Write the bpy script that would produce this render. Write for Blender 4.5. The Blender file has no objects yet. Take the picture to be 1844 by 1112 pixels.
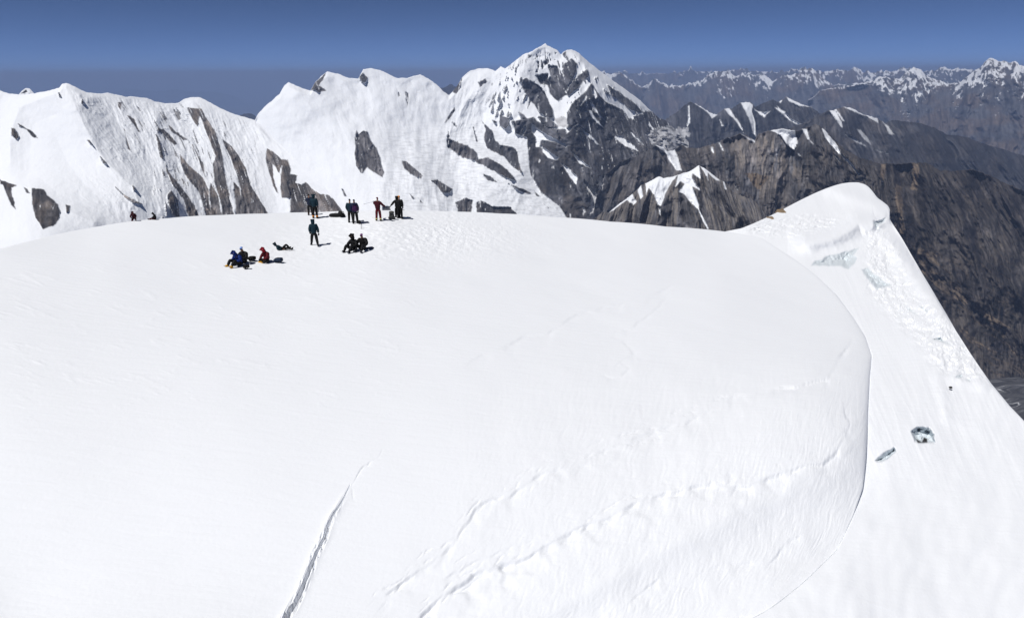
import bpy, bmesh, math, random
import numpy as np
from mathutils import Vector, Matrix, Quaternion

# ------------------------------------------------------------------ camera, sky, sun, exposure
SC = bpy.context.scene
COL = SC.collection
IW, IH, FP, PITCH = 1844.0, 1112.0, 1246.0, math.radians(18.8)
CAM = np.array([0.0, 0.0, 12.0])
SUN_EL, SUN_AZ = math.radians(60), math.radians(230)      # azimuth from +Y towards +X

cd = bpy.data.cameras.new('camera')
cd.sensor_width = 36.0
cd.lens = 36.0 * FP / IW
cd.clip_start, cd.clip_end = 0.5, 900000.0
cam = bpy.data.objects.new('camera', cd)
COL.objects.link(cam)
cam.location = CAM
ROLL = -0.0066                                            # the drone hung a touch off level
cam.rotation_euler = (Matrix.Rotation(math.pi / 2 - PITCH, 3, 'X') @ Matrix.Rotation(ROLL, 3, 'Z')).to_euler()
SC.camera = cam

world = bpy.data.worlds.new('World')
SC.world = world
world.use_nodes = True
wn = world.node_tree.nodes
wn.clear()
sky = wn.new('ShaderNodeTexSky')
sky.sky_type = 'NISHITA'
sky.sun_disc = False
sky.sun_elevation = SUN_EL
sky.sun_rotation = SUN_AZ
sky.altitude = 9000
sky.air_density = 0.3
sky.dust_density = 0.0
sky.ozone_density = 3.0
bg = wn.new('ShaderNodeBackground')
bg.inputs['Strength'].default_value = 0.125
wo = wn.new('ShaderNodeOutputWorld')
world.node_tree.links.new(sky.outputs[0], bg.inputs[0])
world.node_tree.links.new(bg.outputs[0], wo.inputs[0])

sl = bpy.data.lights.new('sun', 'SUN')
sl.energy = 3.82
sl.angle = math.radians(0.53)
sl.color = (1.0, 0.975, 0.945)
sun = bpy.data.objects.new('sun', sl)
COL.objects.link(sun)
TOSUN = Vector((math.sin(SUN_AZ) * math.cos(SUN_EL), math.cos(SUN_AZ) * math.cos(SUN_EL), math.sin(SUN_EL)))
sun.rotation_euler = (-TOSUN).to_track_quat('-Z', 'Y').to_euler()

SC.view_settings.view_transform = 'Standard'
SC.view_settings.look = 'None'
SC.view_settings.gamma = 1
SC.view_settings.exposure = 0.0
SC.view_settings.use_curve_mapping = False
SC.cycles.max_bounces = 7
SC.cycles.diffuse_bounces = 5
SC.cycles.volume_bounces = 1

# ------------------------------------------------------------------ small maths
rng = np.random.default_rng(7)
PERM = rng.permutation(256).astype(np.int64)
PERM = np.concatenate([PERM, PERM])
ANG = rng.random(256) * 2 * np.pi
GX, GY = np.cos(ANG), np.sin(ANG)

def perlin(x, y, seed=0):
    x = np.asarray(x, float) + seed * 17.37
    y = np.asarray(y, float) + seed * 9.71
    xi = np.floor(x).astype(np.int64); yi = np.floor(y).astype(np.int64)
    xf = x - xi; yf = y - yi
    u = xf ** 3 * (xf * (xf * 6 - 15) + 10); v = yf ** 3 * (yf * (yf * 6 - 15) + 10)
    def g(ix, iy, dx, dy):
        h = PERM[(PERM[ix & 255] + iy) & 255]
        return GX[h] * dx + GY[h] * dy
    a = g(xi, yi, xf, yf); b = g(xi + 1, yi, xf - 1, yf)
    c = g(xi, yi + 1, xf, yf - 1); d = g(xi + 1, yi + 1, xf - 1, yf - 1)
    return (a + (b - a) * u + (c - a) * v + (a - b - c + d) * u * v) * 1.5

def fbm(x, y, octv=4, seed=0, gain=0.5):
    s = 0; a = 1; t = 0
    for k in range(octv):
        s = s + a * perlin(x * 2 ** k, y * 2 ** k, seed + k * 3); t += a; a *= gain
    return s / t

def ridged(x, y, octv=4, seed=0, gain=0.5):
    s = 0; a = 1; t = 0
    for k in range(octv):
        s = s + a * (1 - np.abs(perlin(x * 2 ** k, y * 2 ** k, seed + k * 3)) * 1.6); t += a; a *= gain
    return s / t

def sstep(a, b, x):
    t = np.clip((x - a) / (b - a), 0, 1)
    return t * t * (3 - 2 * t)

def ray(px, py):
    px = np.asarray(px, float); py = np.asarray(py, float)
    dx = (px - IW / 2) / FP; dy = -(py - IH / 2) / FP
    dx, dy = dx * math.cos(ROLL) - dy * math.sin(ROLL), dx * math.sin(ROLL) + dy * math.cos(ROLL)
    cp, sp = math.cos(PITCH), math.sin(PITCH)
    return np.stack([dx, cp + dy * sp, -sp + dy * cp], -1)

def r_for_z(px, py, zrel):
    """length along the ray (in units of ray()) where height below the lens is zrel"""
    d = ray(px, py)
    return zrel / d[..., 2]

def seg_dist(U, V, pts):
    """distance to a polyline, side sign, arc parameter 0..1"""
    pts = np.asarray(pts, float)
    best = np.full(U.shape, 1e9); side = np.zeros(U.shape); par = np.zeros(U.shape)
    L = np.r_[0, np.cumsum(np.hypot(*np.diff(pts, axis=0).T))]
    for i in range(len(pts) - 1):
        a, b = pts[i], pts[i + 1]
        d = b - a; l2 = d @ d + 1e-9
        t = np.clip(((U - a[0]) * d[0] + (V - a[1]) * d[1]) / l2, 0, 1)
        ex = U - a[0] - t * d[0]; ey = V - a[1] - t * d[1]
        dd = np.hypot(ex, ey)
        m = dd < best
        best = np.where(m, dd, best)
        side = np.where(m, np.sign(d[0] * (V - a[1]) - d[1] * (U - a[0])), side)
        par = np.where(m, (L[i] + t * math.sqrt(l2)) / L[-1], par)
    return best, side, par

def poly_sd(U, V, pts, margin=26):
    """signed distance to a polygon, positive inside, clipped at -margin"""
    pts = np.asarray(pts, float)
    out = np.full(U.shape, -float(margin))
    m = ((U > pts[:, 0].min() - margin) & (U < pts[:, 0].max() + margin) &
         (V > pts[:, 1].min() - margin) & (V < pts[:, 1].max() + margin))
    if not m.any():
        return out
    u = U[m]; v = V[m]
    best = np.full(u.shape, 1e9); ins = np.zeros(u.shape, bool)
    n = len(pts)
    for i in range(n):
        a = pts[i]; b = pts[(i + 1) % n]
        d = b - a; l2 = d @ d + 1e-9
        t = np.clip(((u - a[0]) * d[0] + (v - a[1]) * d[1]) / l2, 0, 1)
        best = np.minimum(best, np.hypot(u - a[0] - t * d[0], v - a[1] - t * d[1]))
        if a[1] != b[1]:
            c = (a[1] > v) != (b[1] > v)
            ins ^= c & (u < (b[0] - a[0]) * (v - a[1]) / (b[1] - a[1]) + a[0])
    out[m] = np.maximum(np.where(ins, best, -best), -margin)
    return out

# the photograph's regions were measured on enlarged details: offsets and scales of those details
def c1(*p): return [(x / 3.089, 100 + y / 3.089) for x, y in p]
def c2(*p): return [(440 + x / 3.475, 80 + y / 3.475) for x, y in p]
def c3(*p): return [(780 + x / 3.089, 60 + y / 3.089) for x, y in p]
def c4(*p): return [(1060 + x / 3.474, 100 + y / 3.474) for x, y in p]
def c5(*p): return [(1400 + x / 3.27, 80 + y / 3.27) for x, y in p]
def c6(*p): return [(1300 + x / 2.527, 320 + y / 2.527) for x, y in p]
def c7(*p): return [(800 + x / 1.76, 480 + y / 1.76) for x, y in p]
def c8(*p): return [(x / 2.0, 800 + y / 2.0) for x, y in p]
def c9(*p): return [(1560 + x / 2.317, 380 + y / 2.317) for x, y in p]
def c10(*p): return [(x / 2.0, 380 + y / 2.0) for x, y in p]

def tag(o, label=None, cat=None, group=None, kind=None):
    if label: o['label'] = label
    if cat: o['category'] = cat
    if group: o['group'] = group
    if kind: o['kind'] = kind
    return o

# ------------------------------------------------------------------ materials
def nodes_mat(name):
    m = bpy.data.materials.new(name); m.use_nodes = True
    n = m.node_tree.nodes; l = m.node_tree.links
    return m, n, l, n['Principled BSDF']

def terrain_mat(name, scale, bump, rough=0.85, vary=0.25):
    """colour from the surface's own rock / snow map, broken up by noise in metres"""
    m, n, l, b = nodes_mat(name)
    at = n.new('ShaderNodeAttribute'); at.attribute_name = 'Col'
    geo = n.new('ShaderNodeNewGeometry')
    mp = n.new('ShaderNodeMapping'); mp.inputs['Scale'].default_value = (1 / scale, 1 / scale, 0.35 / scale)
    l.new(geo.outputs['Position'], mp.inputs['Vector'])
    nz = n.new('ShaderNodeTexNoise'); nz.inputs['Scale'].default_value = 1.0
    nz.inputs['Detail'].default_value = 7; nz.inputs['Roughness'].default_value = 0.62
    l.new(mp.outputs[0], nz.inputs['Vector'])
    mr = n.new('ShaderNodeMapRange')
    mr.inputs['From Min'].default_value = 0.3; mr.inputs['From Max'].default_value = 0.7
    mr.inputs['To Min'].default_value = 1 - vary; mr.inputs['To Max'].default_value = 1 + vary
    l.new(nz.outputs[0], mr.inputs['Value'])
    # only the rock varies: snow keeps its own even colour
    sep = n.new('ShaderNodeSeparateColor'); l.new(at.outputs['Color'], sep.inputs[0])
    isn = n.new('ShaderNodeMapRange'); isn.inputs['From Min'].default_value = 0.3; isn.inputs['From Max'].default_value = 0.7
    l.new(sep.outputs[1], isn.inputs['Value'])
    mx = n.new('ShaderNodeMix'); mx.data_type = 'FLOAT'
    l.new(isn.outputs[0], mx.inputs[0]); l.new(mr.outputs[0], mx.inputs[2]); mx.inputs[3].default_value = 1.0
    vm = n.new('ShaderNodeVectorMath'); vm.operation = 'SCALE'
    l.new(at.outputs['Color'], vm.inputs[0]); l.new(mx.outputs[0], vm.inputs['Scale'])
    l.new(vm.outputs[0], b.inputs['Base Color'])
    b.inputs['Roughness'].default_value = rough
    b.inputs['Specular IOR Level'].default_value = 0.15
    bp = n.new('ShaderNodeBump'); bp.inputs['Strength'].default_value = bump
    bp.inputs['Distance'].default_value = scale * 0.25
    l.new(nz.outputs[0], bp.inputs['Height']); l.new(bp.outputs[0], b.inputs['Normal'])
    return m

def snow_mat():
    m, n, l, b = nodes_mat('wind_packed_snow')
    geo = n.new('ShaderNodeNewGeometry')
    mp = n.new('ShaderNodeMapping'); mp.inputs['Rotation'].default_value = (0, 0, math.radians(-32))
    mp.inputs['Scale'].default_value = (0.5, 3.0, 1.2)
    l.new(geo.outputs['Position'], mp.inputs['Vector'])
    n1 = n.new('ShaderNodeTexNoise'); n1.inputs['Scale'].default_value = 1.3; n1.inputs['Detail'].default_value = 6
    n1.inputs['Roughness'].default_value = 0.6; n1.inputs['Distortion'].default_value = 0.4
    l.new(mp.outputs[0], n1.inputs['Vector'])
    n2 = n.new('ShaderNodeTexNoise'); n2.inputs['Scale'].default_value = 9; n2.inputs['Detail'].default_value = 5
    l.new(geo.outputs['Position'], n2.inputs['Vector'])
    mul = n.new('ShaderNodeMath'); mul.operation = 'MULTIPLY'; mul.inputs[1].default_value = 0.35
    l.new(n2.outputs[0], mul.inputs[0])
    add = n.new('ShaderNodeMath'); add.operation = 'ADD'
    l.new(n1.outputs[0], add.inputs[0]); l.new(mul.outputs[0], add.inputs[1])
    bp = n.new('ShaderNodeBump'); bp.inputs['Strength'].default_value = 0.32; bp.inputs['Distance'].default_value = 0.06
    l.new(add.outputs[0], bp.inputs['Height']); l.new(bp.outputs[0], b.inputs['Normal'])
    at = n.new('ShaderNodeAttribute'); at.attribute_name = 'Col'
    l.new(at.outputs['Color'], b.inputs['Base Color'])
    b.inputs['Roughness'].default_value = 0.6
    b.inputs['Specular IOR Level'].default_value = 0.2
    return m

def mesh_grid(name, P, mat, colors=None, kind='structure', smooth=True):
    """P: (rows, cols, 3) -> one mesh"""
    nr, nc = P.shape[:2]
    idx = np.arange(nr * nc).reshape(nr, nc)
    q = np.stack([idx[:-1, :-1], idx[1:, :-1], idx[1:, 1:], idx[:-1, 1:]], -1).reshape(-1, 4)
    me = bpy.data.meshes.new(name)
    me.vertices.add(nr * nc)
    me.vertices.foreach_set('co', P.reshape(-1).astype(np.float32))
    me.loops.add(q.size); me.loops.foreach_set('vertex_index', q.reshape(-1).astype(np.int32))
    me.polygons.add(len(q))
    me.polygons.foreach_set('loop_start', np.arange(0, q.size, 4, dtype=np.int32))
    me.update(calc_edges=True)
    if smooth:
        me.polygons.foreach_set('use_smooth', np.ones(len(q), bool))
    if colors is not None:
        ca = me.color_attributes.new('Col', 'FLOAT_COLOR', 'POINT')
        c = np.ones((nr * nc, 4), np.float32); c[:, :3] = colors.reshape(-1, 3)
        ca.data.foreach_set('color', c.reshape(-1))
    me.materials.append(mat)
    o = bpy.data.objects.new(name, me); COL.objects.link(o)
    if kind: o['kind'] = kind
    return o
SNOW = np.array([0.885, 0.905, 0.94])
# ------------------------------------------------------------------ mountains
def mountain(name, label, skyline, bottom, depth, cot, mat, du=1.5, dv=1.5, jag=1.0,
             flow=((0, 0), (1844, 0)), amp=(14, 60), snow_amp=0.35, spurs=(), patches=(),
             cover=None, seed=1, back_drop=1500.0, aniso=3.5, fine=3.0, sig=30, peaks=0.0, iso=0.35, tex=None, ribs=(), rib=(26, 24)):
    """A mountain face seen from the summit: every point of it stands at its own distance.
    depth: (px, metres) of the crest; cot: metres nearer per metre of drop; spurs: (polyline, bulge, width);
    patches: (cx, cy, rx, ry, cot) gentler ground; cover(U, V, Q, T) -> rockness 0..1, colour"""
    sk = np.array(skyline, float); bt = np.array(bottom, float)
    u = np.arange(sk[0, 0], sk[-1, 0] + du, du)
    vs = np.interp(u, sk[:, 0], sk[:, 1])
    vs = vs + jag * fbm(u / 9.0, u * 0 + seed, 4, seed, 0.6) * 1.6
    vs = vs - peaks * np.maximum(0, ridged(u / 29.0, u * 0 + seed * 1.3, 4, seed + 2, 0.6) - 0.55) / 0.45 * (0.4 + 0.9 * np.clip(0.5 + fbm(u / 60.0, u * 0, 2, seed + 4), 0, 1))
    vb = np.maximum(np.interp(u, bt[:, 0], bt[:, 1]), vs + 6)
    nv = int((vb - vs).max() / dv) + 2
    t = np.linspace(0, 1, nv)[:, None]
    V = vs[None] + (vb - vs)[None] * t
    U = np.broadcast_to(u[None], V.shape).copy()
    T = V - vs[None]
    uu = np.arange(sk[0, 0] - 200, sk[-1, 0] + 200, 2.0)
    def soft(y, sig):
        g = np.exp(-0.5 * (np.arange(-90, 91) * 2 / sig) ** 2); g /= g.sum()
        return np.convolve(np.pad(y, 90, 'edge'), g, 'valid')
    kk = soft(np.interp(uu, [f[0] for f in flow], [f[1] for f in flow]), 34)
    Te = 150 * np.tanh(T / 150)
    Q = U - np.interp(U, uu, kk) * Te
    rock, colr = cover(U, V, Q, T)
    rsm = sstep(0.0, 1.0, rock)
    C = np.full(U.shape, float(cot))
    for cx, cy, rx, ry, cc in patches:
        w = np.exp(-((U - cx) / rx) ** 2 - ((V - cy) / ry) ** 2)
        C = C * (1 - w) + cc * w
    Dd = np.array(depth, float)
    Ds = np.interp(Q, uu, soft(np.interp(uu, Dd[:, 0], Dd[:, 1]), 30))
    vsm = soft(np.interp(uu, sk[:, 0], sk[:, 1]), sig)
    dV = np.diff(V, axis=0, prepend=V[:1])
    D = Ds * np.exp(-(cot * (V - np.interp(Q, uu, vsm)) + np.cumsum((C - cot) * dV, axis=0)) / FP)
    A, lam = amp
    Ts = V - np.interp(U, uu, vsm)
    warp = fbm(U / 45, V / 45, 3, seed + 40) * 9
    R = A * ridged((Q + warp) / lam, Ts / (lam * aniso), 5, seed + 5, 0.52)
    R = R + A * iso * ridged((U + warp) / (lam * 0.5), V / (lam * 0.5), 4, seed + 11, 0.55)
    Rf = fine * ridged((Q + warp * 0.5) / 9, Ts / 26, 3, seed + 17, 0.55)
    tx = 1.0 if tex is None else tex(U, V)
    Rf = Rf * (rsm + (1 - rsm) * tx) + (1 - rsm) * tx * fine * 0.65 * sstep(0.62, 0.9, ridged((U + 0.6 * V) / 26, (V - 0.5 * U) / 8, 4, seed + 21, 0.6)) * sstep(-0.1, 0.3, fbm(U / 40, V / 40, 2, seed + 25))
    wgt = snow_amp + (1 - snow_amp) * rsm
    R = Rf * (0.30 + 0.70 * wgt) + (R - A) * wgt * (rsm + (1 - rsm) * (0.35 + 0.65 * tx)) + (1 - wgt) * A * 0.5 * fbm(Q / 70, V / 70, 3, seed + 70)
    for pts, bulge, width in spurs:
        d, _, par = seg_dist(U + warp * 0.5, V, pts)
        R = R + bulge * (0.45 + 0.55 * wgt) * np.maximum(0, 1 - d / width) ** 1.15 * np.clip(par * 6 + 0.15, 0, 1)
    rg = random.Random(seed)
    for x0 in ribs:      # rock ribs that run down the fall line from the crest
        tt = np.linspace(0, 230, 12); k0 = np.interp(x0, uu, kk); ph = rg.uniform(0, 50)
        px_ = x0 + k0 * 150 * np.tanh(tt / 150) + 11 * np.array([float(fbm(np.array(t_ / 60 + ph), np.array(ph), 2, 3)) for t_ in tt]) * (tt / 60)
        py_ = np.interp(x0, uu, vsm) + tt
        s_ = rg.uniform(0.55, 1.25)
        m = (U > px_.min() - 60) & (U < px_.max() + 60)
        d, _, par = seg_dist(U[m] + warp[m] * 0.4, V[m], np.stack([px_, py_], 1))
        Rm = R[m]; ws = rsm[m]
        R[m] = Rm + rib[0] * s_ * np.maximum(0, 1 - d / (rib[1] * (0.7 + 0.9 * par))) * np.clip(par * 8, 0, 1) * (0.25 + 0.75 * ws)
    edge = sstep(0, 10, T)
    D = D * (1 - R * edge / FP)
    d = ray(U, V)
    P = CAM + d * (D / np.hypot(d[..., 0], d[..., 1]))[..., None]
    # the far side of the ridge
    top = P[0]; out = top[:, :2] / np.linalg.norm(top[:, :2], axis=1)[:, None]
    rows = []; cols = []
    for j, f in enumerate((1.0, 0.6, 0.35, 0.18, 0.08, 0.025)):
        s = back_drop * f
        n = fbm(u / 40, np.full(u.shape, j * 1.7), 3, seed + 60) * s * 0.35
        q = top.copy(); q[:, :2] += out * (s * 1.25 + np.abs(n))[:, None]; q[:, 2] -= s
        rows.append(q); cols.append(colr[0])
    P = np.concatenate([np.array(rows), P]); cc = np.concatenate([np.array(cols), colr])
    return mesh_grid(name, P, mat, cc)

def paint(U, V, Q, T, base, layers, seed, wob=3.0, soft=0.8):
    """layers: (polygons, colour, wobble) painted in turn over the base colour"""
    col = np.empty(U.shape + (3,)); col[:] = base
    n = fbm(Q / 7, T / 24, 4, seed, 0.6) * 2.2 + fbm(U / 5, V / 5, 3, seed + 9) * 0.9
    sds = []
    for polys, c, w in layers:
        sd = np.full(U.shape, -26.0)
        for p in polys:
            sd = np.maximum(sd, poly_sd(U, V, p))
        m = sstep(-soft, soft, sd + n * w)
        col = col * (1 - m[..., None]) + np.asarray(c) * m[..., None]
        sds.append((m, sd))
    return col, sds

ROCK = np.array([0.110, 0.104, 0.106]); SLATE = np.array([0.066, 0.066, 0.073])
BROWN = np.array([0.060, 0.055, 0.054]); DARK = np.array([0.026, 0.024, 0.026])
TAN = np.array([0.21, 0.165, 0.125])
DIRTY = np.array([0.68, 0.68, 0.70])

def streak(U, V, Q, T, seed, lo=0.7, hi=1.5):
    n = fbm(Q / 4.5, T / 60, 4, seed, 0.6)
    m = fbm(U / 60, V / 60, 3, seed + 5)
    n2 = np.maximum(fbm(Q / 2.4, T / 22, 3, seed + 2, 0.6), 0)
    wq = 1.1 * fbm(U / 46, V / 46, 3, seed + 12)
    l1 = sstep(0.76, 0.95, 1 - np.abs(perlin(Q / 13 + wq, T / 130, seed + 14))) * sstep(-0.05, 0.3, fbm(U / 50, V / 34, 2, seed + 16))
    l2 = sstep(0.72, 0.94, 1 - np.abs(perlin(Q / 8 + wq, T / 80, seed + 18))) * sstep(0.0, 0.35, fbm(U / 34, V / 50, 2, seed + 20))
    g = sstep(0.86, 0.99, 1 - np.abs(perlin(Q / 21 + wq, T / 150, seed + 22)))
    return np.clip(0.86 + n * 0.75 + m * 0.5 + n2 * 1.2 - 0.35 * g, lo * 0.75, hi) + 1.15 * l1 + 0.8 * l2

M_near = terrain_mat('near_massif_surface', 20, 0.35)
M_mid = terrain_mat('main_peak_surface', 30, 0.4)
M_brown = terrain_mat('brown_rock_surface', 30, 0.3, vary=0.24)
M_far = terrain_mat('far_range_surface', 300, 0.3)

# --- the near snow massif on the left
L1_rock = [
 c1((178,738),(205,738),(245,748),(262,775),(320,825),(332,870),(325,915),(300,945),(240,965),(200,905),(178,830)),
 c1((0,688),(40,705),(98,722),(66,735),(62,770),(80,810),(90,860),(60,830),(40,775),(15,720),(0,715)),
 c1((132,732),(150,738),(165,765),(150,765)), c1((365,828),(390,835),(388,865),(368,878)),
 c1((60,400),(80,405),(105,450),(88,470),(65,440)),
 c1((95,375),(140,400),(190,430),(208,458),(180,455),(150,415),(110,392)),
 c1((455,240),(470,260),(462,280),(452,262)), c1((655,262),(680,258),(668,300),(655,285)),
 c1((710,335),(745,350),(782,425),(770,425),(735,372)), c1((690,410),(725,525),(712,520)),
 c1((875,400),(910,410),(945,440),(985,490),(970,500),(920,450),(880,420)),
 c1((868,440),(895,480),(912,580),(890,565),(878,500)),
 c1((1038,290),(1120,295),(1140,340),(1190,410),(1225,500),(1245,620),(1258,700),(1285,820),(1305,900),(1240,900),(1225,800),(1190,700),(1185,600),(1200,560),(1170,480),(1130,380),(1110,330),(1100,400),(1080,370)),
 c1((1235,465),(1290,505),(1330,560),(1370,630),(1385,720),(1421,760),(1421,900),(1350,900),(1340,740),(1310,640),(1280,560),(1250,505)),
 c1((1300,705),(1335,740),(1350,900),(1315,900)),
 c1((1000,550),(1050,610),(1130,680),(1160,750),(1175,900),(1150,900),(1110,760),(1040,680),(1005,600)),
 c1((920,600),(940,650),(1000,720),(1060,800),(1115,900),(1050,900),(1020,800),(960,720),(925,640)),
 c1((930,780),(950,750),(990,800),(1000,900),(960,890),(940,830)),
 c1((1170,700),(1215,780),(1235,900),(1180,900),(1165,800)),
 c1((940,390),(1000,440),(1035,465),(1020,470),(950,420)),
 c1((1070,500),(1130,600),(1140,670),(1125,640),(1095,550)),
 c1((640,730),(700,780),(790,825),(740,820),(690,785)), c1((730,715),(750,735),(745,750)),
 c1((545,545),(590,600),(575,597)), c1((485,470),(495,470),(520,510)), c1((320,205),(330,205),(338,230),(328,225)),
 c2((-15,720),(0,760),(35,870),(38,1075),(-20,1075)), c2((35,880),(80,940),(160,1075),(40,1075)),
 c2((140,650),(180,670),(235,720),(270,722),(292,780),(290,810),(330,820),(320,865),(360,880),(385,858),(420,900),(470,935),(530,940),(570,985),(640,1080),(285,1080),(290,960),(235,960),(225,900),(235,760),(215,800),(180,750),(180,820),(212,935),(180,890),(155,800),(135,730)),
]
def cover_L1(U, V, Q, T):
    base, s = paint(U, V, Q, T, SNOW, [(L1_rock, ROCK, 1.0)], 3)
    m, sd = s[0]
    # thin couloirs and bare flecks over the fluted middle of the face
    zone = sstep(-20, 20, poly_sd(U, V, c1((640,230),(1040,280),(1421,420),(1421,900),(900,900),(820,600)), 60))
    fl = sstep(0.26, 0.40, fbm(Q / 5.5, T / 34, 4, 21, 0.6) + 0.3 * fbm(U / 30, V / 30, 2, 5)) * zone * 0.85
    # snow lying in the rock's own gullies
    sn = sstep(0.30, 0.45, fbm(Q / 4, T / 40, 4, 31, 0.6)) * m * 0.8
    st = streak(U, V, Q, T, 8)[..., None]
    warm = sstep(-0.1, 0.3, fbm(U / 25, V / 25, 2, 77))[..., None]
    rk = (ROCK * (1 - warm) + np.array([0.16, 0.14, 0.13]) * warm) * st
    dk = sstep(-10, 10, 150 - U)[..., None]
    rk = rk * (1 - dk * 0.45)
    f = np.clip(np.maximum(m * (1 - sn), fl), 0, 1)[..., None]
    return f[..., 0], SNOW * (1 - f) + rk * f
L1_sky = [(-420, 250), (-300, 190), (-180, 205), (-80, 150)] + c1((0,195),(50,212),(130,218),(190,210),(250,200),(330,180),(345,158),(370,152),(400,165),(480,205),(560,212),(600,207),(700,230),(740,228),(820,238),(860,255),(920,266),(990,264),(1020,245),(1060,232),(1110,232),(1170,262),(1230,295),(1300,325),(1421,360)) + \
  c2((45,480),(100,500),(150,560),(200,600),(280,680),(340,740),(400,790),(450,850),(500,890),(540,935),(580,980),(620,1045),(660,1100))
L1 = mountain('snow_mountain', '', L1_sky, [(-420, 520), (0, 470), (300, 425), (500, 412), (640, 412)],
  [(-420, 3300), (0, 3100), (120, 2900), (345, 3000), (470, 2900), (620, 2400)], 0.95, M_near, du=1.25, dv=1.25,
  flow=((-400, -0.5), (60, -0.2), (118, 0.15), (220, 0.75), (340, 0.5), (640, 0.5)), amp=(11, 42), snow_amp=0.36, jag=0.9,
  spurs=[(c1((365,152),(440,330),(520,500),(640,640),(720,720),(900,850)), 36, 56),
         (c1((370,160),(250,230),(110,290),(60,420),(60,600)), 22, 36),
         (c1((880,255),(870,420),(900,600),(930,800),(960,900)), 12, 26),
         (c1((1040,240),(1110,310),(1200,560),(1240,900)), 10, 24),
         (c2((60,470),(140,640),(240,740),(290,1040)), 12, 24),
         (c1((0,700),(180,738),(330,850),(420,880),(520,930)), 14, 22)],
  patches=[(90, 330, 230, 40, 2.0), (60, 390, 150, 30, 2.2)],
  cover=cover_L1, seed=4,
  tex=lambda U, V: 0.22 + 1.0 * sstep(-30, 20, poly_sd(U, V, c1((360,190),(640,215),(1040,280),(1421,420),(1421,900),(980,900),(800,780),(640,640),(500,470),(420,300)), 60)) + 0.8 * sstep(-14, 10, poly_sd(U, V, c1((300,720),(500,670),(640,760),(800,830),(560,940),(340,900)), 40)))

# --- the second snow massif, the glacier basin and the great main peak
L2_rock = [
 c2((700,535),(715,560),(745,540),(770,545),(790,600),(825,650),(850,710),(855,750),(875,800),(865,832),(830,810),(790,785),(770,765),(745,800),(730,805),(700,760),(690,690),(695,640),(690,590)),
 c2((985,730),(1010,728),(1060,770),(1118,820),(1105,838),(1050,815),(1000,775)),
 c2((1165,850),(1210,845),(1245,870),(1302,905),(1290,922),(1240,930),(1215,890)),
 c2((412,292),(440,240),(508,182),(490,225),(462,262),(480,262),(510,290),(465,300),(440,280)),
 c2((720,205),(740,175),(770,210),(760,240),(735,230)), c2((1003,292),(1027,310),(1024,390),(1013,350)),
 c2((961,290),(974,320),(965,328)), c2((1255,485),(1318,390),(1320,415),(1270,480)),
 c2((1035,935),(1070,965),(1050,962)), c2((1092,962),(1120,995),(1105,990)), c2((610,905),(620,905),(640,950),(628,950)),
 c2((865,1015),(910,1012),(922,1060),(865,1060)), c2((985,1025),(1030,1060),(980,1060)),
]
L3_rock = [
 c3((85,545),(95,590),(190,625),(245,665),(250,700),(300,690),(385,735),(440,790),(465,822),(400,800),(300,745),(210,700),(160,690),(80,630),(75,600)),
 c3((272,488),(330,545),(340,590),(370,620),(440,630),(470,660),(480,720),(495,775),(450,750),(400,690),(300,640),(285,590),(290,530)),
 c3((370,455),(420,470),(420,510),(400,530),(370,515)), c3((325,480),(355,490),(345,505)),
 c3((440,488),(555,468),(600,500),(640,530),(735,533),(740,560),(800,500),(740,530),(745,440),(790,370),(850,320),(882,275),(920,320),(960,360),(1030,400),(1060,430),(1090,470),(1140,455),(1180,435),(1215,430),(1290,480),(1500,520),(1500,1080),(770,1060),(700,960),(600,880),(545,790),(525,620),(520,580),(460,560)),
 c3((645,180),(690,185),(715,220),(725,170),(770,140),(800,170),(790,230),(750,290),(745,340),(690,375),(650,340),(630,260),(655,240)),
 c3((790,250),(862,195),(865,235),(800,310),(750,355),(740,330),(760,290)),
 c3((490,255),(520,250),(600,300),(640,370),(665,420),(670,470),(640,470),(590,440),(540,370),(500,310)),
 c3((570,235),(640,225),(640,290),(600,285)),
 c3((970,285),(1040,330),(1110,380),(1180,450),(1100,425),(1060,400),(1000,350)),
 c3((250,272),(290,252),(300,270),(260,305)), c3((110,325),(160,250),(150,300),(130,335)),
 c3((530,120),(550,115),(545,135),(530,135)), c3((715,115),(735,105),(730,135)), c3((615,155),(640,150),(640,175),(620,175)),
 c3((580,460),(640,470),(700,520),(640,525),(600,495)),
 c3((125,940),(180,915),(220,930),(215,1000),(140,1000)), c3((240,940),(270,930),(330,965),(430,965),(480,1020),(240,1010)),
 c3((280,785),(320,795),(360,830),(300,815)), c3((415,832),(545,885),(545,897),(480,875)), c3((555,865),(590,905),(575,903)), c3((612,945),(655,978),(640,975)),
 c3((62,497),(118,410),(122,430),(75,497)), c3((218,520),(226,520),(248,605),(240,600)), c3((98,490),(108,490),(135,520),(125,520)),
 c3((475,435),(500,450),(525,480),(490,470)), c3((0,818),(20,815),(60,850),(105,870),(95,885),(50,885),(20,845)),
]
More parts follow.
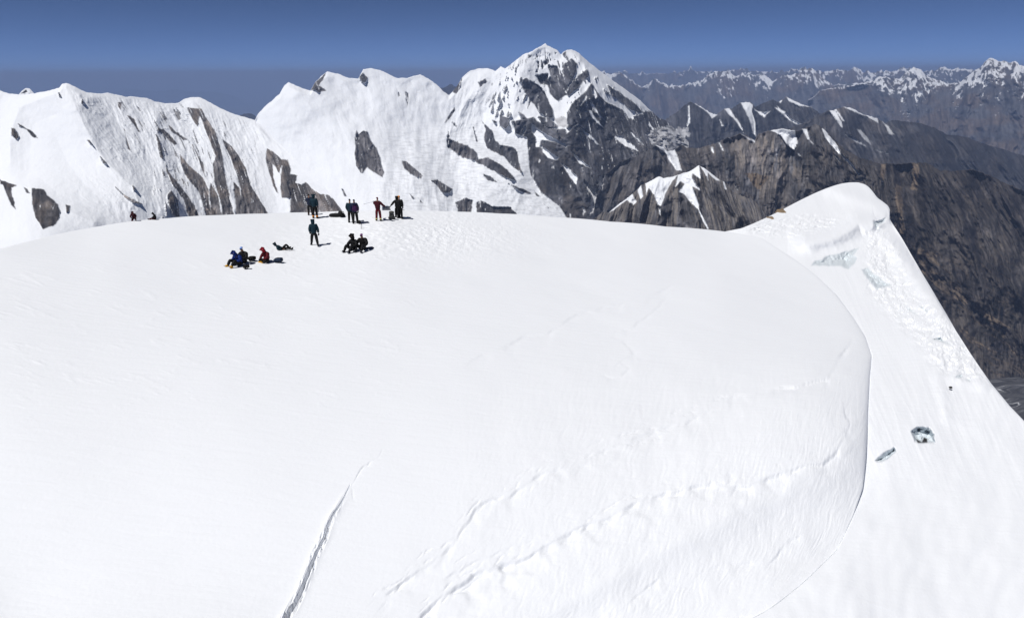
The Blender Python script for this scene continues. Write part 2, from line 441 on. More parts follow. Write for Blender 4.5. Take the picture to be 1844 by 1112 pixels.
L3_snow = [
 c3((550,500),(600,545),(690,590),(750,622),(740,637),(680,605),(600,590),(590,630),(570,630),(570,580),(545,545)),
 c3((600,625),(640,655),(700,690),(690,705),(640,695),(610,660)), c3((715,725),(760,750),(805,800),(795,842),(760,800)),
 c3((770,655),(820,700),(885,755),(810,722)), c3((1010,575),(1050,568),(1120,630),(1150,660),(1060,622)),
 c3((895,300),(917,345),(905,362),(888,330)), c3((868,430),(880,432),(900,470),(950,525),(960,535),(910,500),(880,465)),
 c3((812,400),(855,348),(850,365),(820,402)), c3((882,275),(930,320),(1000,355),(1060,395),(1130,490),(1095,470),(1055,425),(960,380),(930,350),(905,315)),
 c3((865,560),(925,620),(915,622),(870,575)), c3((1100,550),(1150,590),(1170,620),(1120,580)), c3((1200,490),(1245,560),(1235,560),(1200,510)),
 c3((800,500),(840,540),(880,570),(875,590),(820,530)), c3((880,380),(940,470),(930,470),(885,400)),
 c3((760,88),(810,108),(870,163),(950,223),(1010,268),(1080,318),(1150,368),(1207,428),(1180,425),(1110,372),(1040,318),(975,268),(915,236),(880,262),(868,215),(800,140)),
 c3((745,360),(800,310),(790,350),(760,385),(740,400)), c3((640,355),(700,380),(750,345),(750,400),(730,470),(740,520),(700,520),(670,470),(665,410)),
]
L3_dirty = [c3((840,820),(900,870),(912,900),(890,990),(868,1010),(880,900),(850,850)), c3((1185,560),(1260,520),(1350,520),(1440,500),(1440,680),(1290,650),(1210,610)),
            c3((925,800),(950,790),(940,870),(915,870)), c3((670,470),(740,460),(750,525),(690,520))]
def cover_L23(U, V, Q, T):
    base, s = paint(U, V, Q, T, SNOW, [(L2_rock, ROCK, 0.6), (L3_rock, SLATE, 1.15), (L3_snow, SNOW, 1.1), (L3_dirty, DIRTY, 2.2)], 13)
    m = np.maximum(s[0][0], s[1][0]) * (1 - s[2][0]) * (1 - s[3][0])
    zone = sstep(-14, 14, poly_sd(U, V, c3((330,240),(560,120),(760,100),(870,190),(1230,440),(1050,470),(760,420),(480,480),(300,460)), 40))
    fl = sstep(0.20, 0.34, fbm(Q / 5, T / 26, 4, 51, 0.6) + 0.45 * fbm(U / 28, V / 28, 2, 15)) * zone * 0.9
    deep = sstep(700, 1010, U)
    sn = sstep(0.33, 0.46, fbm(Q / 3.6, T / 34, 4, 61, 0.6) + 0.1 * sstep(330, 180, V)) * m * 0.75
    f = np.maximum(m * (1 - sn), fl * (1 - s[2][0]))[..., None]
    warm = (sstep(-0.15, 0.3, fbm(U / 34, V / 34, 3, 71)) * sstep(210, 330, V))[..., None]
    lite = sstep(900, 780, U)[..., None]
    rk = (SLATE * (1 - warm) + BROWN * 1.05 * warm) * (1 - lite) + ROCK * 0.95 * lite
    rk = rk * streak(U, V, Q, T, 18, 0.6, 1.9)[..., None]
    # pale couloir floor under the summit and the grey glacier ice of the lower basin
    ice = (sstep(-0.1, 0.35, fbm(U / 14, V / 3.2, 3, 91)) * sstep(200, 260, V) * sstep(640, 740, U) * sstep(1060, 1000, U))[..., None]
    snw = SNOW * (1 - ice * 0.16)
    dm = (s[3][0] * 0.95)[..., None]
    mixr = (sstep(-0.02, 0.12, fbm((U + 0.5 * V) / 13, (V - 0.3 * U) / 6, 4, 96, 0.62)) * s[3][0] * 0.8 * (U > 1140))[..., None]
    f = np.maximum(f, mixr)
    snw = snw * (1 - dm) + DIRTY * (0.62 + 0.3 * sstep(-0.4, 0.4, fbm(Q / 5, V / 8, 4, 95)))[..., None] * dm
    return f[..., 0], snw * (1 - f) + rk * f
L23_sky = c2((-60,600),(0,560),(65,475),(85,435),(150,370),(220,310),(250,260),(275,238),(310,250),(360,275),(412,290),(440,240),(480,200),(520,168),(560,178),(600,190),(650,210),(715,212),(745,155),(790,150),(850,160),(900,185),(960,212),(1020,210),(1100,188),(1150,215),(1200,250),(1250,295),(1270,312)) + \
  c3((75,340),(90,345),(130,300),(160,245),(200,210),(260,195),(310,195),(345,212),(375,185),(400,198),(440,165),(500,120),(560,95),(600,70),(618,60),(625,55),(632,66),(650,75),(690,95),(710,118),(725,104),(740,95),(770,90),(810,110),(870,165),(950,225),(1010,270),(1080,320),(1150,370),(1210,430),(1260,475),(1290,480),(1330,520),(1420,600))
L23 = mountain('main_peak', '', L23_sky, [(420, 430), (640, 430), (1000, 430), (1240, 430)],
  [(420, 4700), (517, 4700), (600, 4800), (700, 4850), (800, 4900), (850, 5100), (980, 5100), (1180, 5700), (1240, 5800)], 0.85, M_mid, du=1.25, dv=1.25,
  flow=((420, -0.2), (517, 0.3), (640, 0.45), (760, 0.1), (820, -0.5), (900, -0.45), (975, 0.0), (1010, 0.2), (1050, 0.45), (1240, 0.55)),
  amp=(32, 60), snow_amp=0.27, jag=1.1, fine=3.5, sig=62,
  spurs=[(c3((770,90),(850,190),(882,275),(860,340),(780,470),(745,540)), 40, 60),
         (c3((882,275),(1000,420),(1100,560),(1200,640)), 26, 46),
         (c3((500,120),(480,250),(440,400),(440,490),(560,480),(640,540),(740,560),(870,720),(930,830)), 34, 50),
         (c3((600,640),(700,700),(800,830),(870,1000)), 24, 40),
         (c3((600,70),(600,200),(640,350),(680,460)), -16, 40),
         (c3((300,200),(180,380),(90,560),(240,670),(460,820)), 24, 40),
         (c3((272,488),(340,600),(460,650),(490,780)), 14, 20),
         (c2((275,238),(420,400),(640,550),(760,540)), 24, 90), (c2((760,545),(860,740),(1100,830),(1290,920)), 24, 34),
         (c2((745,155),(780,300),(900,460)), 6, 46)],
  patches=[(790, 290, 240, 60, 2.0), (780, 370, 260, 30, 2.0), (1195, 245, 50, 20, 2.2)],
  cover=cover_L23, seed=9, back_drop=1800, ribs=(985, 1018, 1050, 1082, 1112, 1140, 1168, 1194), rib=(11, 20),
  tex=lambda U, V: 0.20 + 0.75 * sstep(780, 860, U) + 0.12 * sstep(265, 300, V) * sstep(660, 700, U) - 0.45 * sstep(250, 300, V) * sstep(940, 860, U) * sstep(780, 860, U))

# --- brown middle ranges on the right
L4_snow = [
 c4((420,560),(470,575),(495,600),(540,590),(560,640),(582,722),(550,720),(500,650),(480,610),(440,580)),
 c4((765,570),(780,575),(782,610),(765,595)), c4((812,545),(820,545),(850,600),(838,595)), c4((945,485),(1040,535),(1040,545),(990,520)),
 c4((1140,468),(1200,458),(1290,465),(1310,550),(1285,595),(1250,570),(1200,500)),
 c5((145,500),(175,495),(190,560),(225,600),(180,560)), c5((262,490),(300,510),(295,530),(335,570),(370,620),(375,645),(440,700),(490,770),(478,770),(420,700),(330,610),(280,550)),
 c5((340,655),(350,655),(372,690),(362,688)), c5((115,640),(125,640),(135,655)), c4((915,808),(923,808),(937,840),(928,838)), c4((950,865),(960,870),(1052,1035),(1040,1035),(1000,960)),
 c4((590,560),(620,570),(615,580)), c4((880,515),(905,530),(905,540)),
]
L4_tan = [
 c4((985,735),(1060,738),(1130,760),(1100,800),(1060,838),(1035,820)), c5((605,700),(640,705),(625,800),(610,780)),
 c5((795,700),(838,700),(830,800),(818,860),(785,850),(800,780)), c5((700,825),(730,835),(740,1000),(750,1110),(725,1110),(695,930)),
 c6((895,315),(980,350),(1000,440),(1080,490),(1125,582),(1000,520),(920,440),(885,360)), c6((1130,575),(1250,640),(1380,735),(1250,685)),
 c6((1070,670),(1200,765),(1295,812),(1180,775),(1100,725)), c6((1255,700),(1290,730),(1370,860),(1330,800)),
]
def cover_L4(U, V, Q, T):
    base, s = paint(U, V, Q, T, BROWN, [(L4_snow, SNOW * 0.95, 0.8), (L4_tan, TAN, 2.2)], 23)
    ms, mt = s[0][0], s[1][0]
    wide = sstep(-0.3, 0.3, fbm(U / 50, V / 90, 3, 81))[..., None]
    rk = BROWN * (1 - wide) + SLATE * 0.75 * wide
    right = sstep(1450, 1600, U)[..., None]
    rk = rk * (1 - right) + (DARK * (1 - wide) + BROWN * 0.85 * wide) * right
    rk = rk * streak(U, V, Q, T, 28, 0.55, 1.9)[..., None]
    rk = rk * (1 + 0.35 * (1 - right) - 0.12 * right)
    # pale scree chutes that gather down the fall line
    ch = sstep(0.30, 0.52, ridged(Q / 16, T / 110, 3, 83, 0.6) - 0.35 + 0.4 * fbm(U / 40, V / 40, 2, 84))
    br = sstep(-30, 20, poly_sd(U, V, c4((940,560),(1160,480),(1220,560),(1290,700),(1160,860),(1000,820)), 60))
    fine_l = sstep(0.70, 0.93, 1 - np.abs(perlin(Q / 7 + 1.2 * fbm(U / 30, V / 30, 2, 86), T / 120, 89))) * (0.25 + 0.6 * br) * sstep(-0.15, 0.2, fbm(U / 45, V / 45, 2, 90))
    ch = np.clip(ch * (0.30 + 0.5 * br) + fine_l, 0, 0.9)[..., None]
    rk = rk * (1 - ch) + np.array([0.19, 0.165, 0.145]) * 0.85 * ch
    rk = rk * (1 + 0.7 * br[..., None])
    low = sstep(400, 500, V)
    bn = fbm((V - 0.70 * U + 14 * fbm(U / 70, V / 70, 2, 85)) / 6, (U + V) / 170, 4, 87, 0.6)
    bands = (sstep(0.10, 0.34, bn) * low * 0.5)[..., None]
    mt = mt * (1 - low) + mt * low * sstep(-0.22, 0.18, bn)
    rk = rk * (1 - bands) + TAN * 0.55 * bands
    fb = (0.75 + 0.5 * fbm(Q / 3, T / 20, 3, 88))[..., None]
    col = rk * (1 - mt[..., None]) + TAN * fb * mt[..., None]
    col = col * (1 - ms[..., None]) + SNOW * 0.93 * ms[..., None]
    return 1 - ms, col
L4_sky = c4((-60,1060),(0,1030),(40,980),(60,880),(90,760),(200,660),(330,620),(420,560),(470,575),(495,600),(540,590),(580,555),(620,575),(680,580),(740,565),(800,545),(860,515),(920,500),(950,485),(1040,530),(1060,490),(1150,465),(1200,460)) + \
  c5((20,495),(120,510),(170,490),(220,470),(250,478),(320,545),(400,620),(480,665),(600,700),(700,703),(800,695),(880,697),(950,740),(1050,745),(1150,735),(1250,770),(1350,820),(1452,860),(1700,960),(2000,1180))
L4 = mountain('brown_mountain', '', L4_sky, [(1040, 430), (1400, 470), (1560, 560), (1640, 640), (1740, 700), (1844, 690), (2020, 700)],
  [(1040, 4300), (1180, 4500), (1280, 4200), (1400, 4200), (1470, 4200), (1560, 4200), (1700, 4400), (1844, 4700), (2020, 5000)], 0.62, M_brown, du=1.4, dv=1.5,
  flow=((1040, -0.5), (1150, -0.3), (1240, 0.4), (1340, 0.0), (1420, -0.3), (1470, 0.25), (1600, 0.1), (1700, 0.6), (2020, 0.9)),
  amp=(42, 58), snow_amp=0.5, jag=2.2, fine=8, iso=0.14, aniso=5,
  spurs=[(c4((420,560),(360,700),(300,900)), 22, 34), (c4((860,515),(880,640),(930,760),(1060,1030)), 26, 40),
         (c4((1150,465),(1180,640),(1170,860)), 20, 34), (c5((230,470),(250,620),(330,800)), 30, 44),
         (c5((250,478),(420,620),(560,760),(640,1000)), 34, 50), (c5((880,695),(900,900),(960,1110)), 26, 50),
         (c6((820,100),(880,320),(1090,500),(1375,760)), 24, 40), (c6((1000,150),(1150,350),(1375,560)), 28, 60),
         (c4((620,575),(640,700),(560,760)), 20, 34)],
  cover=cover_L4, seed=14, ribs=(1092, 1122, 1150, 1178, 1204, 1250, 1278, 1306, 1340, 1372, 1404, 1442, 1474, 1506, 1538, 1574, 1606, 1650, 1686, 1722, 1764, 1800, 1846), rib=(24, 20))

L5_snow = [
 c4((130,980),(200,895),(270,862),(300,915),(280,932),(240,905),(160,962)), c4((305,840),(328,812),(342,880),(325,898)),
 c4((355,800),(440,755),(480,765),(560,745),(520,790),(480,860),(470,900),(450,940),(430,930),(410,870),(375,825),(360,870)),
 c4((560,745),(640,720),(690,683),(700,770),(680,760),(650,735),(645,760),(700,845),(650,820),(690,930),(692,972),(640,920),(600,870),(565,850),(600,805),(575,785),(540,825),(552,775)),
 c4((690,683),(740,712),(822,782),(800,782),(745,735),(748,780),(720,722)), c4((682,965),(694,965),(752,1085),(742,1085)), c4((440,945),(447,945),(450,1000),(440,990)),
 c4((840,785),(848,785),(862,835),(852,835)),
]
def cover_L5(U, V, Q, T):
    base, s = paint(U, V, Q, T, BROWN, [(L5_snow, SNOW, 0.7)], 33)
    ms = s[0][0]
    rk = (BROWN * 0.4 + SLATE * 0.85) * streak(U, V, Q, T, 38, 0.5, 2.2)[..., None]
    ch = (sstep(0.28, 0.5, ridged(Q / 6, T / 140, 3, 93, 0.6) - 0.24 + 0.35 * fbm(U / 25, V / 30, 2, 94)) * 0.8)[..., None]
    rk = rk * (1 - ch) + np.array([0.2, 0.18, 0.165]) * ch
    return 1 - ms, rk * (1 - ms[..., None]) + SNOW * ms[..., None]
L5_sky = c4((-40,1060),(50,1010),(90,975),(130,980),(200,920),(270,870),(330,810),(370,795),(440,755),(470,765),(530,755),(570,740),(640,720),(690,685),(740,715),(790,755),(850,790),(900,850),(960,880),(1030,900),(1100,985),(1140,1040),(1200,1100))
L5 = mountain('snow_capped_peak', '', L5_sky, [(1040, 440), (1420, 460)], [(1040, 2700), (1260, 2900), (1420, 2800)], 0.7, M_brown, du=1.2, dv=1.3,
  flow=((1040, -0.5), (1180, -0.25), (1255, 0.25), (1420, 0.55)), amp=(20, 40), snow_amp=0.4, jag=1.2, fine=7, iso=0.12, aniso=5,
  spurs=[(c4((690,685),(700,850),(760,1080)), 18, 34), (c4((440,755),(400,900),(380,1080)), 14, 26), (c4((560,745),(500,900),(450,1080)), 14, 24), (c4((690,685),(900,850),(1080,1080)), 16, 30)],
  cover=cover_L5, seed=19, ribs=(1106, 1138, 1166, 1190, 1222, 1246, 1276, 1300, 1330, 1360), rib=(22, 14), back_drop=900)

L6a_snow = [
 c4((640,286),(700,312),(760,350),(805,370),(770,392),(740,352),(700,325)), c4((622,320),(630,310),(628,335)),
 c4((850,335),(880,330),(920,390),(965,450),(970,488),(930,420),(880,372)), c4((950,295),(1000,286),(1030,310),(1020,350),(1040,420),(1045,505),(1025,482),(1000,385),(970,330)),
 c4((1040,340),(1080,355),(1135,345),(1100,388),(1070,368)), c4((1160,322),(1230,350),(1260,388),(1320,430),(1300,430),(1240,388)),
 c4((1240,258),(1320,305),(1300,312),(1250,285)), c5((55,308),(110,338),(200,368),(120,360),(70,330)), c5((0,365),(60,425),(140,470),(110,470),(50,430),(0,385)),
 c4((625,330),(632,330),(635,420),(612,450),(620,400)), c4((820,400),(850,440),(830,440)), c4((1190,285),(1210,280),(1200,300)),
]
L6a_dirty = [c4((400,520),(450,455),(470,450),(480,490),(520,510),(560,445),(575,440),(580,470),(625,448),(612,480),(640,490),(600,520),(590,550),(500,585),(440,560))]
def cover_L6a(U, V, Q, T):
    base, s = paint(U, V, Q, T, SLATE, [(L6a_snow, SNOW, 0.8), (L6a_dirty, DIRTY, 3.2)], 43)
    ms, md = s[0][0], s[1][0]
    rk = SLATE * 0.85 * streak(U, V, Q, T, 48, 0.6, 1.7)[..., None]
    rk = rk * (1 - md[..., None]) + DIRTY * (0.72 + 0.25 * fbm((U + V) / 16, V / 3, 3, 49))[..., None] * md[..., None]
    return 1 - ms, rk * (1 - ms[..., None]) + SNOW * ms[..., None]
L6a_sky = c4((300,560),(400,470),(485,395),(560,350),(600,310),(640,288),(700,318),(760,358),(800,370),(850,332),(900,330),(950,295),(1010,290),(1040,320),(1100,295),(1150,275),(1190,290),(1240,258),(1320,300)) + c5((60,308),(110,340),(200,370),(300,440),(380,520),(420,600))
mountain('slate_mountain', '', L6a_sky, [(1100, 330), (1400, 330), (1540, 330)], [(1120, 8200), (1250, 8400), (1400, 9000), (1540, 9000)], 0.85, M_brown, du=1.5, dv=1.5,
  flow=((1100, -0.4), (1240, 0.2), (1320, -0.1), (1460, 0.5)), amp=(24, 44), snow_amp=0.4, jag=1.8,
  spurs=[(c4((640,288),(660,400),(700,560)), 26, 36), (c4((850,332),(760,450),(740,560)), 18, 30), (c4((950,295),(990,420),(1000,520)), 12, 26)], cover=cover_L6a, seed=24, ribs=(1180, 1216, 1250, 1280, 1312, 1345, 1378, 1420), rib=(26, 20))

L6b_snow = [
 c5((305,388),(340,388),(382,460),(382,492),(340,440)), c5((335,380),(345,380),(395,450),(380,448)), c5((380,364),(450,374),(500,402),(590,433),(592,462),(540,430),(480,408)),
 c5((608,440),(650,480),(690,532),(660,526)), c5((470,500),(490,505),(525,540),(552,592),(500,545)), c5((400,528),(470,560),(520,600),(460,575)),
 c5((540,800),(545,800),(550,820)), c5((580,620),(650,640),(600,632)),
]
def cover_L6b(U, V, Q, T):
    base, s = paint(U, V, Q, T, SLATE, [(L6b_snow, SNOW * 0.95, 1.1)], 53)
    ms = s[0][0] * (0.55 + 0.45 * sstep(240, 200, V))
    w = sstep(-0.2, 0.3, fbm(U / 50, V / 50, 3, 58))[..., None]
    rk = (BROWN * 1.15 * w + SLATE * 0.8 * (1 - w)) * streak(U, V, Q, T, 57, 0.6, 1.5)[..., None]
    far = sstep(1560, 1700, U)[..., None]
    rk = rk * (1 - far * 0.35)
    return 1 - ms, rk * (1 - ms[..., None]) + SNOW * 0.95 * ms[..., None]
L6b_sky = c5((-60,560),(60,500),(130,470),(180,455),(240,415),(290,390),(330,385),(390,365),(450,380),(500,410),(590,435),(640,462),(680,445),(720,448),(760,455),(830,460),(920,490),(1000,530),(1100,540),(1200,580),(1300,610),(1452,655),(1800,720),(2000,800))
mountain('brown_ridge', '', L6b_sky, [(1380, 340), (1560, 360), (1844, 400), (2020, 420)], [(1380, 7200), (1520, 7400), (1700, 8400), (2020, 9400)], 1.1, M_brown, du=1.5, dv=1.6,
  flow=((1380, -0.4), (1510, 0.1), (1600, 0.7), (2020, 1.0)), amp=(26, 50), snow_amp=0.5, jag=1.6,
  spurs=[(c5((390,365),(420,500),(500,700)), 24, 36), (c5((640,462),(760,560),(1000,700)), 22, 40), (c5((600,440),(700,600),(800,690)), 16, 30), (c5((920,490),(1150,620),(1452,800)), 20, 40)], cover=cover_L6b, seed=29, ribs=(1440, 1480, 1520, 1570, 1610, 1660, 1720, 1790), rib=(30, 28))

# --- far hazy ranges
def far_cover(reach, seed, base=SLATE, thr=0.0, pw=1.0):
    rp = np.array(reach, float)
    def cover(U, V, Q, T):
        h = np.interp(U, rp[:, 0], rp[:, 1])
        n = fbm(Q / 7, T / 9, 4, seed, 0.66) * 1.6 + fbm(U / 22, V / 22, 3, seed + 3) * 1.0
        h = h * np.clip(0.85 + 1.3 * fbm(Q / 26, Q * 0, 3, seed + 12), 0.15, 2.2)
        ms = sstep(-0.15, 0.15, 0.30 - T / np.maximum(h, 0.5) + n * 1.5 + thr)
        w = sstep(-0.2, 0.3, fbm(U / 60, V / 30, 3, seed + 6))[..., None]
        rk = (base * 1.3 * (1 - w) + np.array([0.11, 0.09, 0.08]) * w) * np.clip(1 + fbm(Q / 6, T / 40, 4, seed + 9, 0.6) * 0.9, 0.4, 2)[..., None]
        return 1 - ms * 0.6, rk * (1 - ms[..., None]) + SNOW * 0.9 * ms[..., None]
    return cover
L7_sky = c4((-200,230),(-60,190),(20,150),(60,112),(120,110),(150,118),(200,108),(260,150),(330,200),(360,190),(400,150),(430,155),(470,185),(560,190),(640,175),(700,160),(740,128),(790,98),(830,112),(870,100),(920,130),(970,125),(1000,110),(1040,130),(1100,118),(1150,160),(1220,130),(1320,110))
mountain('far_range', '', L7_sky + c5((60,170),(150,145),(210,150),(270,200),(330,240),(400,235),(480,225)), [(1000, 330), (1560, 330)], [(1000, 21000), (1300, 23000), (1560, 21000)], 2.2, M_far,
  du=1.3, dv=1.5, flow=((1000, 0.2), (1560, 0.2)), amp=(32, 46), snow_amp=0.9, jag=2.6, peaks=6, fine=3.5, aniso=2.2,
  cover=far_cover([(1000, 0), (1090, 18), (1130, 6), (1175, 16), (1210, 4), (1260, 10), (1285, 8), (1300, 34), (1325, 30), (1340, 10), (1365, 26), (1380, 22), (1395, 8), (1430, 34), (1460, 36), (1480, 14), (1500, 6), (1560, 4)], 101, thr=-0.05), seed=34, ribs=(1100, 1135, 1180, 1215, 1250, 1288, 1320, 1352, 1385, 1420, 1455), rib=(22, 22), back_drop=3000)
L8_sky = c5((180,330),(260,270),(320,262),(420,245),(500,228),(560,215),(600,187),(640,190),(680,205),(720,200),(760,160),(800,135),(840,145),(870,180),(910,205),(960,215),(1000,232),(1040,225),(1080,220),(1120,190),(1150,160),(1180,145),(1200,130),(1225,98),(1250,82),(1280,90),(1300,102),(1340,96),(1370,110),(1400,98),(1425,116),(1452,132),(1560,95),(1700,160),(1850,120),(2050,240))
mountain('snowy_range', '', L8_sky, [(1440, 330), (1844, 360), (2040, 380)], [(1440, 17000), (1640, 17500), (1790, 16000), (2040, 15500)], 1.9, M_far,
  du=1.4, dv=1.5, flow=((1440, 0.2), (1640, 0.4), (1700, -0.3), (1800, 0.2), (2040, 0.3)), amp=(44, 64), snow_amp=0.9, jag=2.0, peaks=2, fine=4, aniso=2.2,
  spurs=[(c5((800,135),(860,280),(860,420)), 24, 44), (c5((1250,94),(1200,230),(1050,420),(1000,520)), 34, 60), (c5((1420,125),(1400,330),(1300,560)), 26, 50),
         (c5((600,187),(640,330),(700,420)), 20, 40), (c5((1060,240),(1180,400),(1220,560)), 22, 40)],
  cover=far_cover([(1440, 0), (1560, 6), (1583, 32), (1612, 26), (1645, 60), (1680, 48), (1710, 22), (1745, 34), (1780, 60), (1800, 66), (1844, 62), (2040, 60)], 111, thr=0.08), seed=39, ribs=(1480, 1530, 1583, 1620, 1660, 1700, 1745, 1782, 1820), rib=(30, 30), back_drop=2500)
L9_sky = c4((-300,112),(0,108),(100,104),(200,96),(300,104),(420,100),(540,98),(600,82),(640,74),(670,88),(780,92),(840,84),(900,80),(950,76),(990,66),(1010,86),(1080,90),(1160,92),(1240,90),(1320,80)) + \
  c5((0,180),(60,165),(110,145),(150,133),(220,142),(270,152),(340,138),(400,150),(460,134),(500,152),(560,155),(620,150),(680,152),(720,140),(760,130),(800,142),(860,150),(920,150),(950,130),(980,116),(1010,138),(1070,130),(1150,150),(1240,140),(1452,165),(2000,150))
L9_sky = [(x, y + 3.5) for x, y in L9_sky]
mountain('horizon_range', '', L9_sky, [(960, 240), (2010, 240)], [(960, 36000), (1240, 36000), (1440, 28000), (1700, 26000), (2010, 28000)], 2.4, M_far,
  du=1.3, dv=1.4, flow=((960, 0.1), (2010, 0.1)), amp=(24, 34), snow_amp=1, jag=2.6, peaks=7, fine=3, aniso=2.0,
  cover=far_cover([(960, 3), (1180, 4), (1215, 5), (1235, 9), (1260, 8), (1310, 8), (1345, 11), (1360, 6), (1420, 10), (1450, 34), (1500, 24), (1560, 22), (1620, 18), (1700, 30), (1800, 24), (2010, 20)], 121, thr=-0.25), seed=44, back_drop=4000)
# little snow pyramid that peeps over the left ridge
def cover_pyr(U, V, Q, T):
    base, s = paint(U, V, Q, T, SNOW, [([c1((110,216),(145,190),(152,200),(165,214),(150,204),(140,205))], ROCK * 0.6, 1.2)], 63)
    return s[0][0], base
mountain('snow_pyramid', '', c1((60,260),(100,222),(120,198),(145,180),(165,184),(185,205),(200,225),(240,260)), [(18, 190), (80, 190)], [(18, 3900), (80, 3900)], 0.8, M_near,
  du=0.7, dv=0.7, amp=(5, 14), snow_amp=0.6, jag=0.6, fine=1.5, cover=cover_pyr, seed=49, back_drop=400)
def cover_low(U, V, Q, T):
    c = np.empty(U.shape + (3,)); c[:] = DARK * 1.3
    return np.ones(U.shape), c
mountain('low_hills', '', c1((500,225),(640,205),(700,186),(760,188),(820,196),(900,198),(980,190),(1100,205),(1180,200),(1300,225),(1421,300)) , [(150, 260), (470, 260)], [(150, 90000), (470, 80000)], 3.0, M_far,
  amp=(12, 30), jag=1.4, cover=cover_low, seed=54, back_drop=1500)
mountain('low_hills', '', c2((-70,460),(-20,438),(20,430),(60,440),(100,470),(140,520)), [(420, 250), (482, 250)], [(420, 16000), (482, 16000)], 2.0, M_far,
  amp=(12, 20), jag=2, cover=cover_low, seed=55, back_drop=900)
mountain('low_hills', '', c3((-30,310),(20,300),(60,305),(100,280),(130,300),(180,340)), [(768, 200), (840, 200)], [(768, 17000), (840, 17000)], 2.0, M_far,
  amp=(10, 20), jag=2, cover=cover_low, seed=56, back_drop=900)

# --- valley floor (glacier with moraines) and the plain far below, out to the horizon
vm_, vn, vl, vb_ = nodes_mat('moraine_and_ice')
geo = vn.new('ShaderNodeNewGeometry'); mp = vn.new('ShaderNodeMapping'); mp.inputs['Scale'].default_value = (1 / 500, 1 / 90, 1)
mp.inputs['Rotation'].default_value = (0, 0, 0.12)
vl.new(geo.outputs['Position'], mp.inputs['Vector'])
nz = vn.new('ShaderNodeTexNoise'); nz.inputs['Scale'].default_value = 1; nz.inputs['Detail'].default_value = 9; nz.inputs['Roughness'].default_value = 0.6
vl.new(mp.outputs[0], nz.inputs['Vector'])
cr = vn.new('ShaderNodeValToRGB'); cr.color_ramp.elements[0].position = 0.42; cr.color_ramp.elements[0].color = (0.035, 0.034, 0.037, 1)
cr.color_ramp.elements[1].position = 0.60; cr.color_ramp.elements[1].color = (0.10, 0.10, 0.105, 1)
e = cr.color_ramp.elements.new(0.66); e.color = (0.5, 0.51, 0.53, 1)
vl.new(nz.outputs[0], cr.inputs[0]); vl.new(cr.outputs[0], vb_.inputs['Base Color']); vb_.inputs['Roughness'].default_value = 0.9
zz = CAM[2] + ray(1815, 684)[2] / np.hypot(*ray(1815, 684)[:2]) * 3750
n_ = 120
gx, gy = np.meshgrid(np.linspace(1000, 6000, n_), np.linspace(1500, 5200, n_))
gz = zz + 40 * ridged(gx / 1500, gy / 260, 4, 66) 
mesh_grid('valley_glacier', np.stack([gx, gy, gz], -1), vm_)

pm, pn, pl, pb = nodes_mat('far_lowland')
geo = pn.new('ShaderNodeNewGeometry'); nz = pn.new('ShaderNodeTexNoise'); nz.inputs['Scale'].default_value = 1 / 9000; nz.inputs['Detail'].default_value = 8
pl.new(geo.outputs['Position'], nz.inputs['Vector'])
cr = pn.new('ShaderNodeValToRGB'); cr.color_ramp.elements[0].color = (0.04, 0.045, 0.04, 1); cr.color_ramp.elements[1].color = (0.12, 0.10, 0.085, 1)
pl.new(nz.outputs[0], cr.inputs[0]); pl.new(cr.outputs[0], pb.inputs['Base Color']); pb.inputs['Roughness'].default_value = 0.95
th = np.linspace(0, 2 * np.pi, 145)[None]; rr = np.concatenate([[10.0], np.geomspace(2000, 230000, 60)])[:, None]
px_, py_ = rr * np.sin(th), rr * np.cos(th)
mesh_grid('lowland', np.stack([px_, py_, -3000 + 0 * px_ + 120 * fbm(px_ / 6000, py_ / 6000, 3, 67)], -1), pm)

# --- air
hz = bpy.data.meshes.new('haze')
bm = bmesh.new(); bmesh.ops.create_cube(bm, size=1)
bmesh.ops.scale(bm, vec=(470000, 470000, 1), verts=bm.verts)
for v in bm.verts: v.co.z = 372 if v.co.z > 0 else -3200
bm.to_mesh(hz); bm.free()
hm = bpy.data.materials.new('thin_blue_air'); hm.use_nodes = True
hn = hm.node_tree.nodes; hn.remove(hn['Principled BSDF'])
pv = hn.new('ShaderNodeVolumePrincipled')
pv.inputs['Color'].default_value = (0.35, 0.48, 0.80, 1)
pv.inputs['Density'].default_value = 3.8e-5
pv.inputs['Anisotropy'].default_value = 0.0
hm.node_tree.links.new(pv.outputs[0], hn['Material Output'].inputs['Volume'])
hz.materials.append(hm)
ho = bpy.data.objects.new('haze', hz); COL.objects.link(ho); ho['kind'] = 'stuff'
# ------------------------------------------------------------------ near snow
M_snow = snow_mat()
def tps_fit(x, y, v, lam=0.012):
    pts = np.stack([x, y], 1) / 500.0
    d = np.linalg.norm(pts[:, None] - pts[None], axis=2)
    K = np.where(d > 0, d * d * np.log(d + 1e-12), 0) + np.eye(len(pts)) * lam
    Pm = np.c_[np.ones(len(pts)), pts]
    A = np.block([[K, Pm], [Pm.T, np.zeros((3, 3))]])
    s = np.linalg.solve(A, np.r_[v, 0, 0, 0])
    def ev(X, Y):
        q = np.stack([np.ravel(X), np.ravel(Y)], 1) / 500.0
        out = np.empty(len(q))
        for i in range(0, len(q), 60000):
            c = q[i:i + 60000]
            d = np.sqrt(((c[:, None] - pts[None]) ** 2).sum(2)) + 1e-12
            out[i:i + 60000] = (d * d * np.log(d)) @ s[:len(pts)] + s[len(pts)] + c @ s[len(pts) + 1:]
        return out.reshape(np.shape(X))
    return ev

